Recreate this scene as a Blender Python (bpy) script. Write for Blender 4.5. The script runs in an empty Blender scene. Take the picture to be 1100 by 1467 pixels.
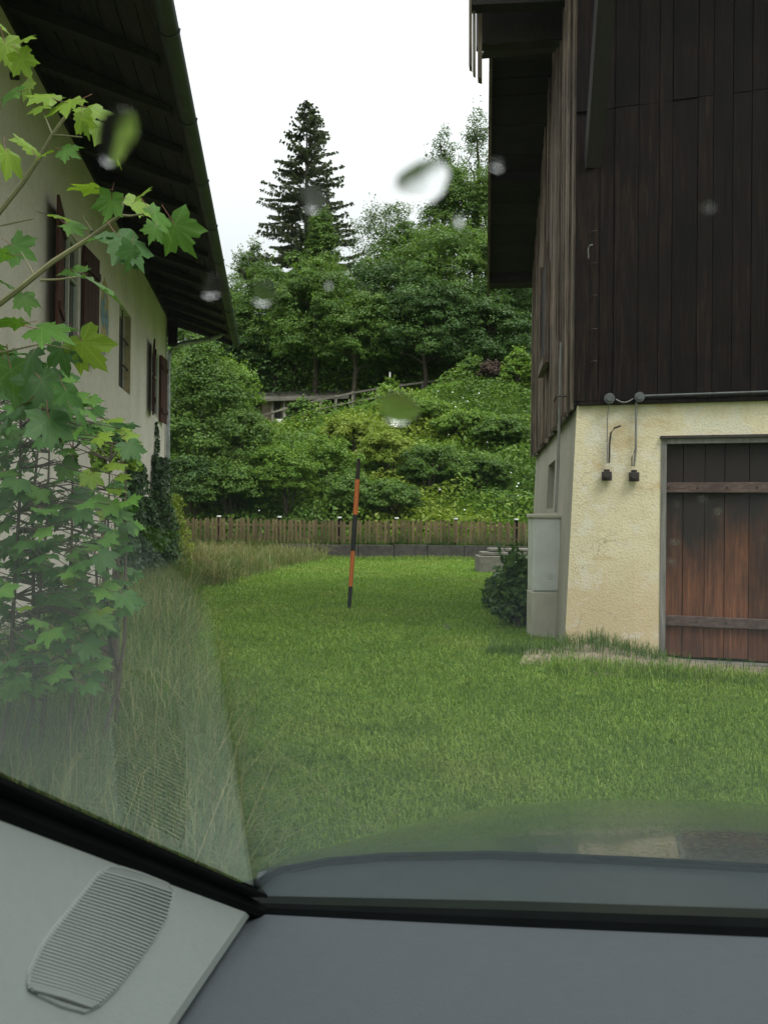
import bpy, bmesh, math, random
import numpy as np
from mathutils import Vector, Matrix, Euler
random.seed(7); RNG = np.random.default_rng(7)
S = bpy.context.scene
COL = S.collection

# ------------------------------------------------------------------ camera
EYE = 1.45; F = 1100.0
cam = bpy.data.cameras.new('camera'); camo = bpy.data.objects.new('camera', cam); COL.objects.link(camo)
camo.matrix_world = (Matrix.Translation((0, 0, EYE)) @ Matrix.Rotation(math.radians(90.35), 4, 'X')
                     @ Matrix.Rotation(math.radians(0.6), 4, 'Z'))
cam.sensor_fit = 'HORIZONTAL'; cam.sensor_width = 4.0; cam.lens = 4.0
cam.clip_start = 0.01; cam.clip_end = 2000
cam.dof.use_dof = True; cam.dof.focus_distance = 12.0; cam.dof.aperture_fstop = 2.4
S.camera = camo
CM = camo.matrix_world.copy()

# ------------------------------------------------------------------ light
SUN_EL, SUN_AZ = 55, 145
w = bpy.data.worlds.new('World'); S.world = w; w.use_nodes = True
nt = w.node_tree; nt.nodes.clear()
def N(nt, t, **k):
    n = nt.nodes.new(t)
    for a, b in k.items(): setattr(n, a, b)
    return n
sky = N(nt, 'ShaderNodeTexSky', sky_type='NISHITA', sun_disc=False)
sky.sun_elevation = math.radians(SUN_EL); sky.sun_rotation = math.radians(SUN_AZ)
geo = N(nt, 'ShaderNodeTexCoord'); sep = N(nt, 'ShaderNodeSeparateXYZ')
nt.links.new(geo.outputs['Generated'], sep.inputs[0])
mr = N(nt, 'ShaderNodeMapRange'); mr.clamp = True
mr.inputs['From Min'].default_value = 0.0; mr.inputs['From Max'].default_value = 1.0
mr.inputs['To Min'].default_value = 3.0; mr.inputs['To Max'].default_value = 13.5
sq = N(nt, 'ShaderNodeMath', operation='POWER'); sq.inputs[1].default_value = 2.0; sq.use_clamp = True
nt.links.new(sep.outputs['Z'], sq.inputs[0]); nt.links.new(sq.outputs[0], mr.inputs['Value'])
noi = N(nt, 'ShaderNodeTexNoise'); noi.inputs['Scale'].default_value = 2.2; noi.inputs['Detail'].default_value = 4
nt.links.new(geo.outputs['Generated'], noi.inputs['Vector'])
nm = N(nt, 'ShaderNodeMapRange'); nm.inputs['To Min'].default_value = .92; nm.inputs['To Max'].default_value = 1.08
nt.links.new(noi.outputs[0], nm.inputs['Value'])
mu = N(nt, 'ShaderNodeMath', operation='MULTIPLY'); nt.links.new(mr.outputs[0], mu.inputs[0]); nt.links.new(nm.outputs[0], mu.inputs[1])
cl = N(nt, 'ShaderNodeVectorMath', operation='SCALE'); cl.inputs[0].default_value = (.985, 1.0, 1.005)
nt.links.new(mu.outputs[0], cl.inputs['Scale'])
mx = N(nt, 'ShaderNodeMixRGB'); mx.inputs[0].default_value = .94     # overcast: cloud layer over the clear sky
nt.links.new(sky.outputs[0], mx.inputs[1]); nt.links.new(cl.outputs[0], mx.inputs[2])
bg = N(nt, 'ShaderNodeBackground'); bg.inputs['Strength'].default_value = 0.1
out = N(nt, 'ShaderNodeOutputWorld')
nt.links.new(mx.outputs[0], bg.inputs[0]); nt.links.new(bg.outputs[0], out.inputs[0])
sun = bpy.data.lights.new('sun', 'SUN'); sun.energy = 0.9; sun.angle = math.radians(25); sun.color = (1, .97, .93)
suno = bpy.data.objects.new('sun', sun); COL.objects.link(suno)
az = math.radians(SUN_AZ)
sd = Vector((math.sin(az)*math.cos(math.radians(SUN_EL)), math.cos(az)*math.cos(math.radians(SUN_EL)), math.sin(math.radians(SUN_EL))))
suno.rotation_euler = sd.to_track_quat('Z', 'Y').to_euler()
S.view_settings.view_transform = 'Standard'; S.view_settings.look = 'None'
S.view_settings.gamma = 1; S.view_settings.use_curve_mapping = False
S.view_settings.exposure = 1.38
try:
    S.cycles.transparent_max_bounces = 24; S.cycles.max_bounces = 8
except Exception: pass

# ------------------------------------------------------------------ helpers
def P(px, py, d):
    return CM @ Vector(((px-550)/F*d, -(py-733.5)/F*d, -d))
def hit(px, py, p0, n):
    o = CM.translation; r = P(px, py, 1) - o
    return o + r*((p0-o).dot(n)/r.dot(n))
def tag(o, label=None, cat=None, group=None, kind=None):
    if label: o['label'] = label
    if cat: o['category'] = cat
    if group: o['group'] = group
    if kind: o['kind'] = kind
    return o
ORG = {}
def empty(name, loc, label, cat, group=None):
    o = bpy.data.objects.new(name, None); COL.objects.link(o); o.location = loc
    o.empty_display_size = .1
    ORG[o.name] = Vector(loc); return tag(o, label, cat, group)
def link(name, me, parent=None, mat=None, loc=None):
    o = bpy.data.objects.new(name, me); COL.objects.link(o)
    if mat is not None:
        me.materials.clear()
        for m in (mat if isinstance(mat, (list, tuple)) else [mat]): me.materials.append(m)
    org = Vector(loc) if loc is not None else Vector((0, 0, 0))
    ORG[o.name] = org
    if parent:
        o.parent = parent; o.location = org - ORG[parent.name]
    else: o.location = org
    return o
def npmesh(name, V, Fs, smooth=False, rnd=None, mi=None):
    V = np.asarray(V, dtype=np.float32); me = bpy.data.meshes.new(name)
    if isinstance(Fs, np.ndarray):
        k = Fs.shape[1]; nf = len(Fs)
        me.vertices.add(len(V)); me.vertices.foreach_set('co', V.ravel())
        me.loops.add(nf*k); me.loops.foreach_set('vertex_index', Fs.astype(np.int32).ravel())
        me.polygons.add(nf); me.polygons.foreach_set('loop_start', np.arange(0, nf*k, k, dtype=np.int32))
        me.update(calc_edges=True)
    else:
        me.from_pydata([tuple(v) for v in V], [], Fs); me.update()
    if smooth: me.polygons.foreach_set('use_smooth', np.ones(len(me.polygons), dtype=bool))
    if mi is not None: me.polygons.foreach_set('material_index', np.asarray(mi, dtype=np.int32))
    if rnd is not None:
        a = me.attributes.new('rnd', 'FLOAT', 'FACE'); a.data.foreach_set('value', np.asarray(rnd, dtype=np.float32))
    me.update(); return me
class MB:
    def __init__(s): s.v = []; s.f = []; s.mi = []; s.cur = 0
    def add(s, V, Fs):
        b = len(s.v); s.v += [Vector(v) for v in V]; s.f += [tuple(i+b for i in f) for f in Fs]; s.mi += [s.cur]*len(Fs); return s
    def box8(s, c):      # 4 bottom + 4 top corners
        return s.add(c, [(3,2,1,0),(4,5,6,7),(0,1,5,4),(1,2,6,5),(2,3,7,6),(3,0,4,7)])
    def box(s, p, ax, ay, az):   # origin corner + three edge vectors
        p = Vector(p); ax, ay, az = Vector(ax), Vector(ay), Vector(az)
        return s.box8([p, p+ax, p+ax+ay, p+ay, p+az, p+ax+az, p+ax+ay+az, p+ay+az])
    def tube(s, pts, r, n=8, cap=True):
        pts = [Vector(p) for p in pts]; rs = r if isinstance(r, (list, tuple)) else [r]*len(pts)
        V = []; up = Vector((0, 0, 1))
        for i, p in enumerate(pts):
            d = (pts[min(i+1, len(pts)-1)] - pts[max(i-1, 0)]).normalized()
            a = d.cross(up) if abs(d.dot(up)) < .95 else d.cross(Vector((1, 0, 0)))
            a.normalize(); b = a.cross(d)
            for k in range(n):
                t = 2*math.pi*k/n; V.append(p + (a*math.cos(t)+b*math.sin(t))*rs[i])
        Fs = [(i*n+k, i*n+(k+1) % n, (i+1)*n+(k+1) % n, (i+1)*n+k) for i in range(len(pts)-1) for k in range(n)]
        if cap: Fs += [tuple(range(n))[::-1], tuple((len(pts)-1)*n+k for k in range(n))]
        return s.add(V, Fs)
    def disc(s, c, nrm, r, h, n=20):
        nrm = Vector(nrm).normalized(); return s.tube([Vector(c), Vector(c)+nrm*h], r, n)
    def build(s, name, mat, parent=None, smooth=False, bevel=0, at=None):
        org = ORG[parent.name] if parent else Vector((0, 0, 0))
        if at is not None: org = Vector(at)
        me = bpy.data.meshes.new(name); me.from_pydata([v-org for v in s.v], [], s.f)
        bm = bmesh.new(); bm.from_mesh(me); bmesh.ops.recalc_face_normals(bm, faces=bm.faces)
        bm.to_mesh(me); bm.free()
        if len(set(s.mi)) > 1: me.polygons.foreach_set('material_index', s.mi)
        if smooth: me.polygons.foreach_set('use_smooth', [True]*len(me.polygons))
        o = link(name, me, parent, mat, org)
        if smooth:
            try: me.set_sharp_from_angle(angle=math.radians(40))
            except Exception: pass
        if bevel:
            m = o.modifiers.new('bevel', 'BEVEL'); m.width = bevel; m.segments = 2; m.limit_method = 'ANGLE'
        return o

# ------------------------------------------------------------------ materials
def lin(c):
    return tuple(((x/255)/12.92 if x <= 10 else ((x/255+.055)/1.055)**2.4) for x in c)
def newmat(name):
    m = bpy.data.materials.new(name); m.use_nodes = True; nt = m.node_tree
    return m, nt, nt.nodes['Principled BSDF']
def ramp(nt, fac, stops):
    r = N(nt, 'ShaderNodeValToRGB'); e = r.color_ramp.elements
    while len(e) < len(stops): e.new(.5)
    for i, (p, c) in enumerate(stops): e[i].position = p; e[i].color = (*c[:3], 1)
    nt.links.new(fac, r.inputs[0]); return r.outputs[0]
def noise(nt, scale, detail=5, vec=None, stretch=None, rough=.6, dist=0):
    tc = N(nt, 'ShaderNodeTexCoord'); v = tc.outputs['Object']
    if stretch:
        mp = N(nt, 'ShaderNodeMapping'); mp.inputs['Scale'].default_value = stretch; nt.links.new(v, mp.inputs[0]); v = mp.outputs[0]
        if vec: mp.inputs['Rotation'].default_value = vec
    n = N(nt, 'ShaderNodeTexNoise'); n.inputs['Scale'].default_value = scale; n.inputs['Detail'].default_value = detail
    n.inputs['Roughness'].default_value = rough; n.inputs['Distortion'].default_value = dist
    nt.links.new(v, n.inputs['Vector']); return n.outputs[0]
def mixc(nt, f, a, b, mode='MIX'):
    m = N(nt, 'ShaderNodeMixRGB', blend_type=mode)
    for i, x in enumerate((f, a, b)):
        if hasattr(x, 'links'): nt.links.new(x, m.inputs[i])
        elif isinstance(x, (int, float)): m.inputs[i].default_value = x
        else: m.inputs[i].default_value = (*x[:3], 1)
    return m.outputs[0]
def bump(nt, bs, h, strength=.4, dist=.01):
    b = N(nt, 'ShaderNodeBump'); b.inputs['Strength'].default_value = strength; b.inputs['Distance'].default_value = dist
    nt.links.new(h, b.inputs['Height']); nt.links.new(b.outputs[0], bs.inputs['Normal'])
def simple(name, c, rough=.6, metal=0, var=.25, scale=8, spec=.5, bmp=.0):
    m, nt, bs = newmat(name)
    n = noise(nt, scale)
    col = ramp(nt, n, [(.3, tuple(x*(1-var) for x in c)), (.7, tuple(min(1, x*(1+var)) for x in c))])
    nt.links.new(col, bs.inputs['Base Color']); bs.inputs['Roughness'].default_value = rough; bs.inputs['Metallic'].default_value = metal
    bs.inputs['Specular IOR Level'].default_value = spec
    if bmp: bump(nt, bs, noise(nt, scale*6), bmp, .005)
    return m
def wood(name, c1, c2, c3=None, rough=.75, axis='z', bmp=.5, fine=1.0):
    """planks: grain streaks along the board, each object gets its own tone"""
    m, nt, bs = newmat(name)
    st = {'z': (14, 14, .7), 'x': (.7, 14, 14), 'y': (14, .7, 14)}[axis]
    g = noise(nt, 3*fine, 8, None, st, .7)
    oi = N(nt, 'ShaderNodeObjectInfo')
    col = ramp(nt, g, [(.25, c1), (.5, c2), (.78, c3 or c2)])
    big = noise(nt, 1.1, 4)
    col = mixc(nt, ramp(nt, big, [(.4, (0, 0, 0)), (.65, (.6, .6, .6))]), col, c1)
    mr = N(nt, 'ShaderNodeMapRange'); mr.inputs['To Min'].default_value = .7; mr.inputs['To Max'].default_value = 1.35
    nt.links.new(oi.outputs['Random'], mr.inputs['Value'])
    hs = N(nt, 'ShaderNodeHueSaturation'); nt.links.new(mr.outputs[0], hs.inputs['Value']); nt.links.new(col, hs.inputs['Color'])
    nt.links.new(hs.outputs[0], bs.inputs['Base Color']); bs.inputs['Roughness'].default_value = rough
    bs.inputs['Specular IOR Level'].default_value = .3
    bump(nt, bs, g, bmp, .006); return m
def leafmat(name, c1, c2, c3=None, trans=.3, rough=.45):
    m, nt, bs = newmat(name)
    a = N(nt, 'ShaderNodeAttribute', attribute_name='rnd')
    col = ramp(nt, a.outputs['Fac'], [(0, c1), (.6, c2), (1, c3 or c2)])
    big = noise(nt, .9, 3)
    col = mixc(nt, ramp(nt, big, [(.35, (0, 0, 0)), (.65, (.45, .45, .45))]), col, c1)
    nt.links.new(col, bs.inputs['Base Color']); bs.inputs['Roughness'].default_value = rough
    bs.inputs['Specular IOR Level'].default_value = .25
    tr = N(nt, 'ShaderNodeBsdfTranslucent')
    tcol = mixc(nt, 1, col, (1.0, 1.0, .5), 'MULTIPLY'); nt.links.new(tcol, tr.inputs[0])
    ms = N(nt, 'ShaderNodeMixShader'); ms.inputs[0].default_value = trans
    nt.links.new(bs.outputs[0], ms.inputs[1]); nt.links.new(tr.outputs[0], ms.inputs[2])
    nt.links.new(ms.outputs[0], nt.nodes['Material Output'].inputs[0]); return m

def plaster(name, base, dirt, stain, rs=60, rb=.35, patch=None):
    m, nt, bs = newmat(name)
    a = noise(nt, 1.3, 6, None, (1, 1, .45)); b = noise(nt, 9, 5); c = noise(nt, .6, 5)
    col = ramp(nt, a, [(.35, base), (.62, tuple(x*.88 for x in base)), (.8, dirt)])
    col = mixc(nt, ramp(nt, b, [(.45, (0, 0, 0)), (.75, (.35, .35, .35))]), col, dirt)
    col = mixc(nt, ramp(nt, c, [(.55, (0, 0, 0)), (.7, (.5, .5, .5))]), col, stain)
    if patch:
        p = noise(nt, 1.9, 6, dist=.6)
        col = mixc(nt, ramp(nt, p, [(.56, (0, 0, 0)), (.6, (.75, .75, .75))]), col, patch)
    # dark pits of the coarse render
    v = N(nt, 'ShaderNodeTexVoronoi'); v.inputs['Scale'].default_value = rs
    tc = N(nt, 'ShaderNodeTexCoord'); nt.links.new(tc.outputs['Object'], v.inputs['Vector'])
    col = mixc(nt, ramp(nt, v.outputs['Distance'], [(.0, (.0, .0, .0)), (.6, (0, 0, 0)), (.9, (.35, .35, .35))]), col, dirt)
    nt.links.new(col, bs.inputs['Base Color']); bs.inputs['Roughness'].default_value = .9
    bs.inputs['Specular IOR Level'].default_value = .2
    h = mixc(nt, .5, noise(nt, rs, 4), v.outputs['Distance'])
    bump(nt, bs, h, rb, .012); return m

M = {}
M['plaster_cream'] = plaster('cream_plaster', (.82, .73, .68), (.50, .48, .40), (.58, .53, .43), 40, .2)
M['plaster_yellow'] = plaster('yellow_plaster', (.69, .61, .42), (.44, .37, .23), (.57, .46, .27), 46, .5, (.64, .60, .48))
m = M['plaster_yellow']; nt = m.node_tree; bs = nt.nodes['Principled BSDF']; src = bs.inputs['Base Color'].links[0].from_socket   # splash stains low on the wall
tc = N(nt, 'ShaderNodeTexCoord'); sp_ = N(nt, 'ShaderNodeSeparateXYZ'); nt.links.new(tc.outputs['Object'], sp_.inputs[0])
ad = N(nt, 'ShaderNodeMath', operation='MULTIPLY_ADD'); nt.links.new(noise(nt, 2.2, 6), ad.inputs[0]); ad.inputs[1].default_value = 1.6; nt.links.new(sp_.outputs['Z'], ad.inputs[2])
mrd = N(nt, 'ShaderNodeMapRange'); mrd.inputs['From Min'].default_value = 1.9; mrd.inputs['From Max'].default_value = 1.3; mrd.inputs['To Max'].default_value = .75; nt.links.new(ad.outputs[0], mrd.inputs['Value'])
col = mixc(nt, mrd.outputs[0], src, (.55, .43, .26))
col = mixc(nt, ramp(nt, noise(nt, 1.7, 4, None, (1, 1, 2.2)), [(.58, (0, 0, 0)), (.68, (.6, .6, .6))]), col, (.50, .36, .19))
col = mixc(nt, ramp(nt, noise(nt, 3.3, 7, None, None, .7, .8), [(.55, (0, 0, 0)), (.62, (.55, .55, .55))]), col, (.66, .62, .53))
vc = N(nt, 'ShaderNodeTexVoronoi', feature='DISTANCE_TO_EDGE'); vc.inputs['Scale'].default_value = 1.5
wv = N(nt, 'ShaderNodeVectorMath', operation='ADD'); ns = N(nt, 'ShaderNodeTexNoise'); ns.inputs['Scale'].default_value = 5; ns.inputs['Detail'].default_value = 5
nt.links.new(tc.outputs['Object'], ns.inputs['Vector']); sc_ = N(nt, 'ShaderNodeVectorMath', operation='SCALE'); sc_.inputs['Scale'].default_value = .35
nt.links.new(ns.outputs['Color'], sc_.inputs[0]); nt.links.new(tc.outputs['Object'], wv.inputs[0]); nt.links.new(sc_.outputs[0], wv.inputs[1]); nt.links.new(wv.outputs[0], vc.inputs['Vector'])
cr = mixc(nt, 1, ramp(nt, vc.outputs['Distance'], [(0, (.45, .45, .45)), (.012, (0, 0, 0))]), ramp(nt, noise(nt, 1.1, 3), [(.5, (0, 0, 0)), (.56, (1, 1, 1))]), 'MULTIPLY')
col = mixc(nt, cr, col, (.20, .15, .09))
nt.links.new(col, bs.inputs['Base Color'])
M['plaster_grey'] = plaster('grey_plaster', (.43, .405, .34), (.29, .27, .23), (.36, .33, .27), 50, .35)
M['wood_dark'] = wood('dark_boards', (.0025, .002, .0018), (.008, .0052, .004), (.034, .019, .012))
M['wood_side'] = wood('weathered_boards', (.035, .026, .019), (.19, .145, .11), (.45, .35, .27))
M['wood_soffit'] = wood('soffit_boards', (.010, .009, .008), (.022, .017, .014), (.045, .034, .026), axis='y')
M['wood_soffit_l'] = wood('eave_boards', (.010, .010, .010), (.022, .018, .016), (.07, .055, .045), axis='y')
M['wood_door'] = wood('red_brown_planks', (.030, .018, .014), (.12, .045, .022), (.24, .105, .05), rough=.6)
M['wood_batten'] = wood('worn_batten', (.05, .032, .028), (.10, .065, .055), (.19, .15, .13), axis='x')
M['wood_frame'] = wood('grey_frame', (.10, .095, .085), (.22, .21, .19), (.34, .33, .31))
M['shutter'] = wood('red_shutter_paint', (.045, .015, .012), (.075, .022, .018), (.11, .05, .04))
M['picket'] = wood('picket_wood', (.06, .045, .022), (.125, .092, .045), (.20, .155, .085))
M['grey_wood'] = wood('greyed_wood', (.07, .06, .05), (.16, .145, .12), (.27, .25, .21), axis='x')
M['winframe'] = simple('window_frame_paint', (.42, .41, .37), .5, var=.15)
M['reveal'] = simple('ochre_reveal', (.42, .34, .20), .8)
M['dark'] = simple('dark_void', (.012, .012, .013), .9)
M['zinc'] = simple('weathered_zinc', (.36, .38, .39), .45, .5, .3, 10)
M['dull_metal'] = simple('dull_fittings', (.085, .09, .092), .6, .3, .3, 10)
M['gutter'] = simple('mossy_gutter', (.035, .045, .04), .5, .2, .4, 6)
M['steel'] = simple('rusty_iron', (.045, .035, .03), .7, .3, .4, 30)
M['conduit'] = simple('grey_conduit', (.17, .165, .15), .6)
M['cabinet'] = simple('cabinet_grey', (.60, .61, .58), .5, var=.12, scale=3, bmp=.05)
M['cabinet_low'] = simple('cabinet_plinth', (.50, .47, .39), .6, var=.15, scale=4, bmp=.1)
M['concrete'] = simple('old_concrete', (.055, .048, .042), .9, var=.45, scale=5, bmp=.5)
M['stone'] = simple('slab_stone', (.15, .14, .115), .9, var=.35, scale=6, bmp=.5)
M['dirt'] = simple('sandy_dirt', (.23, .19, .13), .95, var=.4, scale=3, bmp=.5)
M['bark'] = simple('bark', (.07, .055, .042), .9, var=.4, scale=6, bmp=.6)
M['bark_grey'] = simple('grey_bark', (.11, .10, .09), .9, var=.4, scale=6, bmp=.6)
M['stem'] = simple('green_brown_stem', (.16, .15, .07), .6)
M['petiole'] = simple('red_petiole', (.17, .07, .04), .5)
M['orange'] = simple('orange_paint', (.62, .17, .045), .5, var=.12, scale=12)
M['black'] = simple('black_paint', (.025, .027, .03), .5, var=.3, scale=12)
M['white'] = simple('white_plastic', (.75, .75, .73), .5, var=.1)
M['roof'] = simple('roof_tiles', (.09, .07, .06), .8, var=.4, scale=3)
M['ochre_art'] = simple('faded_ochre', (.50, .38, .19), .9, var=.2, scale=12)
M['blue_art'] = simple('faded_blue', (.22, .32, .38), .9, var=.3, scale=12)
M['grey_art'] = simple('faded_outline', (.36, .38, .34), .9, var=.2, scale=12)
m = M['wood_door']; nt = m.node_tree; bs = nt.nodes['Principled BSDF']     # planks bleached by splash below; darker top also has a dark reflection painted in
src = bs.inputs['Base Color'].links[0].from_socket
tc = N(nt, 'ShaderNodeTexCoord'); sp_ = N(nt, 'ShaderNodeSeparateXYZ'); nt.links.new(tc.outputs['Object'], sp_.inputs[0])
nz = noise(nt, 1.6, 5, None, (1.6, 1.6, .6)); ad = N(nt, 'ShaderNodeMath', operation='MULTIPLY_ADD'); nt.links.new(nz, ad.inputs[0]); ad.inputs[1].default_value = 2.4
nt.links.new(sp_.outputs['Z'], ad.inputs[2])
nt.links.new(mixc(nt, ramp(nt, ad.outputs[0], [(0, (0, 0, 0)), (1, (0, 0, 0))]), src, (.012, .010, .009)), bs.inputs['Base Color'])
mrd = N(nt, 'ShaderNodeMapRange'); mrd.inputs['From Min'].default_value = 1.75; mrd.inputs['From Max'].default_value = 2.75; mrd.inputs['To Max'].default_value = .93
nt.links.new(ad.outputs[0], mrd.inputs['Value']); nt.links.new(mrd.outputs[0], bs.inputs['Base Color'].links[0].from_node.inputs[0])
M['wood_dark'].node_tree.nodes['Principled BSDF'].inputs['Specular IOR Level'].default_value = .12
def glassmat(name, tint=(.9, .95, .93), rough=0.0, reflect=1.0, ior=1.5):
    m, nt, bs = newmat(name); nt.nodes.remove(bs)
    t = N(nt, 'ShaderNodeBsdfTransparent'); t.inputs[0].default_value = (*tint, 1)
    g = N(nt, 'ShaderNodeBsdfGlossy'); g.inputs['Roughness'].default_value = rough; g.inputs[0].default_value = (.9, .97, .93, 1)
    fr = N(nt, 'ShaderNodeFresnel'); gm = N(nt, 'ShaderNodeNewGeometry'); im = N(nt, 'ShaderNodeMapRange')
    im.inputs['To Min'].default_value = ior; im.inputs['To Max'].default_value = 1/ior
    nt.links.new(gm.outputs['Backfacing'], im.inputs['Value']); nt.links.new(im.outputs[0], fr.inputs[0])
    mm = N(nt, 'ShaderNodeMath', operation='MULTIPLY'); mm.use_clamp = True
    nt.links.new(fr.outputs[0], mm.inputs[0]); mm.inputs[1].default_value = reflect
    ms = N(nt, 'ShaderNodeMixShader'); nt.links.new(mm.outputs[0], ms.inputs[0])
    nt.links.new(t.outputs[0], ms.inputs[1]); nt.links.new(g.outputs[0], ms.inputs[2])
    nt.links.new(ms.outputs[0], nt.nodes['Material Output'].inputs[0]); return m
M['pane'] = simple('window_glass', (.03, .035, .035), .06, var=.2, scale=2)
M['windshield'] = glassmat('windshield_glass', (.93, .96, .94), 0.0, 1.2, 1.5)

# leaves and grass
LM = dict(
 mid=leafmat('leaf_mid_green', (.055, .11, .020), (.125, .225, .040), (.21, .33, .065), .4),
 dark=leafmat('leaf_dark_green', (.03, .07, .016), (.07, .145, .030), (.13, .22, .05), .3),
 light=leafmat('leaf_light_green', (.085, .17, .02), (.17, .29, .04), (.27, .40, .07), .4),
 yellow=leafmat('leaf_yellow_green', (.14, .21, .022), (.25, .33, .045), (.37, .42, .09), .4),
 red=leafmat('leaf_purple', (.035, .025, .02), (.075, .045, .032), (.12, .085, .055)),
 spruce=leafmat('spruce_needles', (.065, .088, .055), (.12, .15, .092), (.20, .22, .14), .3),
 pale=leafmat('leaf_pale_green', (.06, .11, .035), (.12, .19, .07), (.18, .25, .11)),
 ivy=leafmat('ivy_leaf', (.018, .045, .014), (.04, .09, .028), (.09, .17, .05), .25),
 maple=leafmat('maple_leaf_green', (.045, .12, .022), (.09, .20, .032), (.13, .26, .045), .4, .5),
 maple_dark=leafmat('maple_leaf_dark', (.022, .07, .016), (.045, .12, .022), (.07, .16, .03), .35, .5),
 maple_lime=leafmat('maple_leaf_lime', (.15, .25, .03), (.23, .35, .045), (.32, .43, .07), .5, .45),
 lawn=leafmat('lawn_blades', (.11, .20, .022), (.21, .35, .042), (.36, .46, .11), .38, .6),
 dry=leafmat('dry_grass_blades', (.10, .13, .035), (.24, .22, .09), (.48, .40, .22), .3, .7),
 tall=leafmat('tall_grass_blades', (.05, .115, .022), (.105, .20, .038), (.22, .26, .09), .35, .6),
)

m = LM['lawn']; nt = m.node_tree; bs = nt.nodes['Principled BSDF']; src = bs.inputs['Base Color'].links[0].from_socket      # worn, yellower patches
col = mixc(nt, ramp(nt, noise(nt, .33, 6, rough=.65), [(.5, (0, 0, 0)), (.68, (.6, .6, .6))]), src, (.32, .33, .09))
col = mixc(nt, ramp(nt, noise(nt, 1.5, 5, rough=.7), [(.52, (0, 0, 0)), (.66, (.5, .5, .5))]), col, (.06, .13, .02)); nt.links.new(col, bs.inputs['Base Color'])
def veins(m):
    nt = m.node_tree; bs = nt.nodes['Principled BSDF']; src = bs.inputs['Base Color'].links[0].from_socket
    tc = N(nt, 'ShaderNodeTexCoord'); sp = N(nt, 'ShaderNodeSeparateXYZ'); nt.links.new(tc.outputs['Object'], sp.inputs[0])
    def mth(op, a, b=None):
        n = N(nt, 'ShaderNodeMath', operation=op)
        for i, x in enumerate((a, b)):
            if x is None: continue
            if hasattr(x, 'links'): nt.links.new(x, n.inputs[i])
            else: n.inputs[i].default_value = x
        return n.outputs[0]
    ang = mth('ABSOLUTE', mth('ARCTAN2', sp.outputs['X'], sp.outputs['Y']))
    ln = N(nt, 'ShaderNodeVectorMath', operation='LENGTH'); nt.links.new(tc.outputs['Object'], ln.inputs[0])
    mn = mth('MINIMUM', mth('MINIMUM', ang, mth('ABSOLUTE', mth('SUBTRACT', ang, .9))), mth('ABSOLUTE', mth('SUBTRACT', ang, 2.09)))
    dist = mth('MULTIPLY', mn, ln.outputs['Value'])
    side = mth('ABSOLUTE', mth('SINE', mth('ADD', mth('MULTIPLY', ln.outputs['Value'], 22), mth('MULTIPLY', dist, -16))))
    f1 = mth('LESS_THAN', dist, .014); f2 = mth('MULTIPLY', mth('LESS_THAN', side, .10), .35)
    f = mth('MAXIMUM', mth('MULTIPLY', f1, .6), f2)
    lt = mixc(nt, 1, src, (1.7, 1.5, 1.9), 'MULTIPLY'); col = mixc(nt, f, src, lt)
    sp_ = noise(nt, 3.1, 5); col = mixc(nt, ramp(nt, sp_, [(.6, (0, 0, 0)), (.72, (.45, .45, .45))]), col, (.20, .17, .04))
    nt.links.new(col, bs.inputs['Base Color'])
    for n in list(nt.nodes):
        if n.type == 'BSDF_TRANSLUCENT': nt.links.new(mixc(nt, 1, col, (1.0, 1.0, .5), 'MULTIPLY'), n.inputs[0])
for k_ in ('maple', 'maple_dark', 'maple_lime'): veins(LM[k_])

# ------------------------------------------------------------------ ground
def smooth(t): t = min(1, max(0, t)); return t*t*(3-2*t)
def bench(x): return 6.1 + max(-1.0, min(3.4, (x+6.3)*.27))
def terrain(x, y):
    z = 0
    if y > 27.3:
        b = bench(x); t = min(1, (y-27.3)/13.7)
        z = .45*smooth((y-27.3)/.8) + (b-.45)*(t**1.05)
        if y > 45: z += (min(y, 60)-45)*.62
    z += .14*math.exp(-((x-2.25)/.5)**2-((y-8.1)/.5)**2)
    return z + .02*math.sin(x*1.3+y*.7)*min(1, max(0, (y-2)/4))
xs = np.unique(np.concatenate([np.linspace(-900, -40, 12), np.linspace(-40, 40, 101), np.linspace(40, 900, 12)]))
ys = np.unique(np.concatenate([np.linspace(-200, -4, 8), np.linspace(-4, 60, 121), np.linspace(60, 110, 20), np.linspace(110, 1200, 12)]))
V = np.array([(x, y, terrain(x, y)) for y in ys for x in xs])
nx = len(xs); idx = np.arange(len(V)).reshape(len(ys), nx)
Fq = np.stack([idx[:-1, :-1].ravel(), idx[:-1, 1:].ravel(), idx[1:, 1:].ravel(), idx[1:, :-1].ravel()], 1)
m, nt, bs = newmat('meadow_ground')
n1 = noise(nt, .5, 6); n2 = noise(nt, 14, 6)
col = ramp(nt, n1, [(.35, (.06, .12, .016)), (.55, (.10, .18, .02)), (.75, (.16, .20, .04))])
col = mixc(nt, ramp(nt, n2, [(.4, (0, 0, 0)), (.7, (.7, .7, .7))]), col, (.025, .045, .012))
nt.links.new(col, bs.inputs['Base Color']); bs.inputs['Roughness'].default_value = .95; bs.inputs['Specular IOR Level'].default_value = .1
bump(nt, bs, n2, .6, .03)
tag(link('ground', npmesh('ground', V, Fq, True), None, m), kind='structure')

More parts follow.
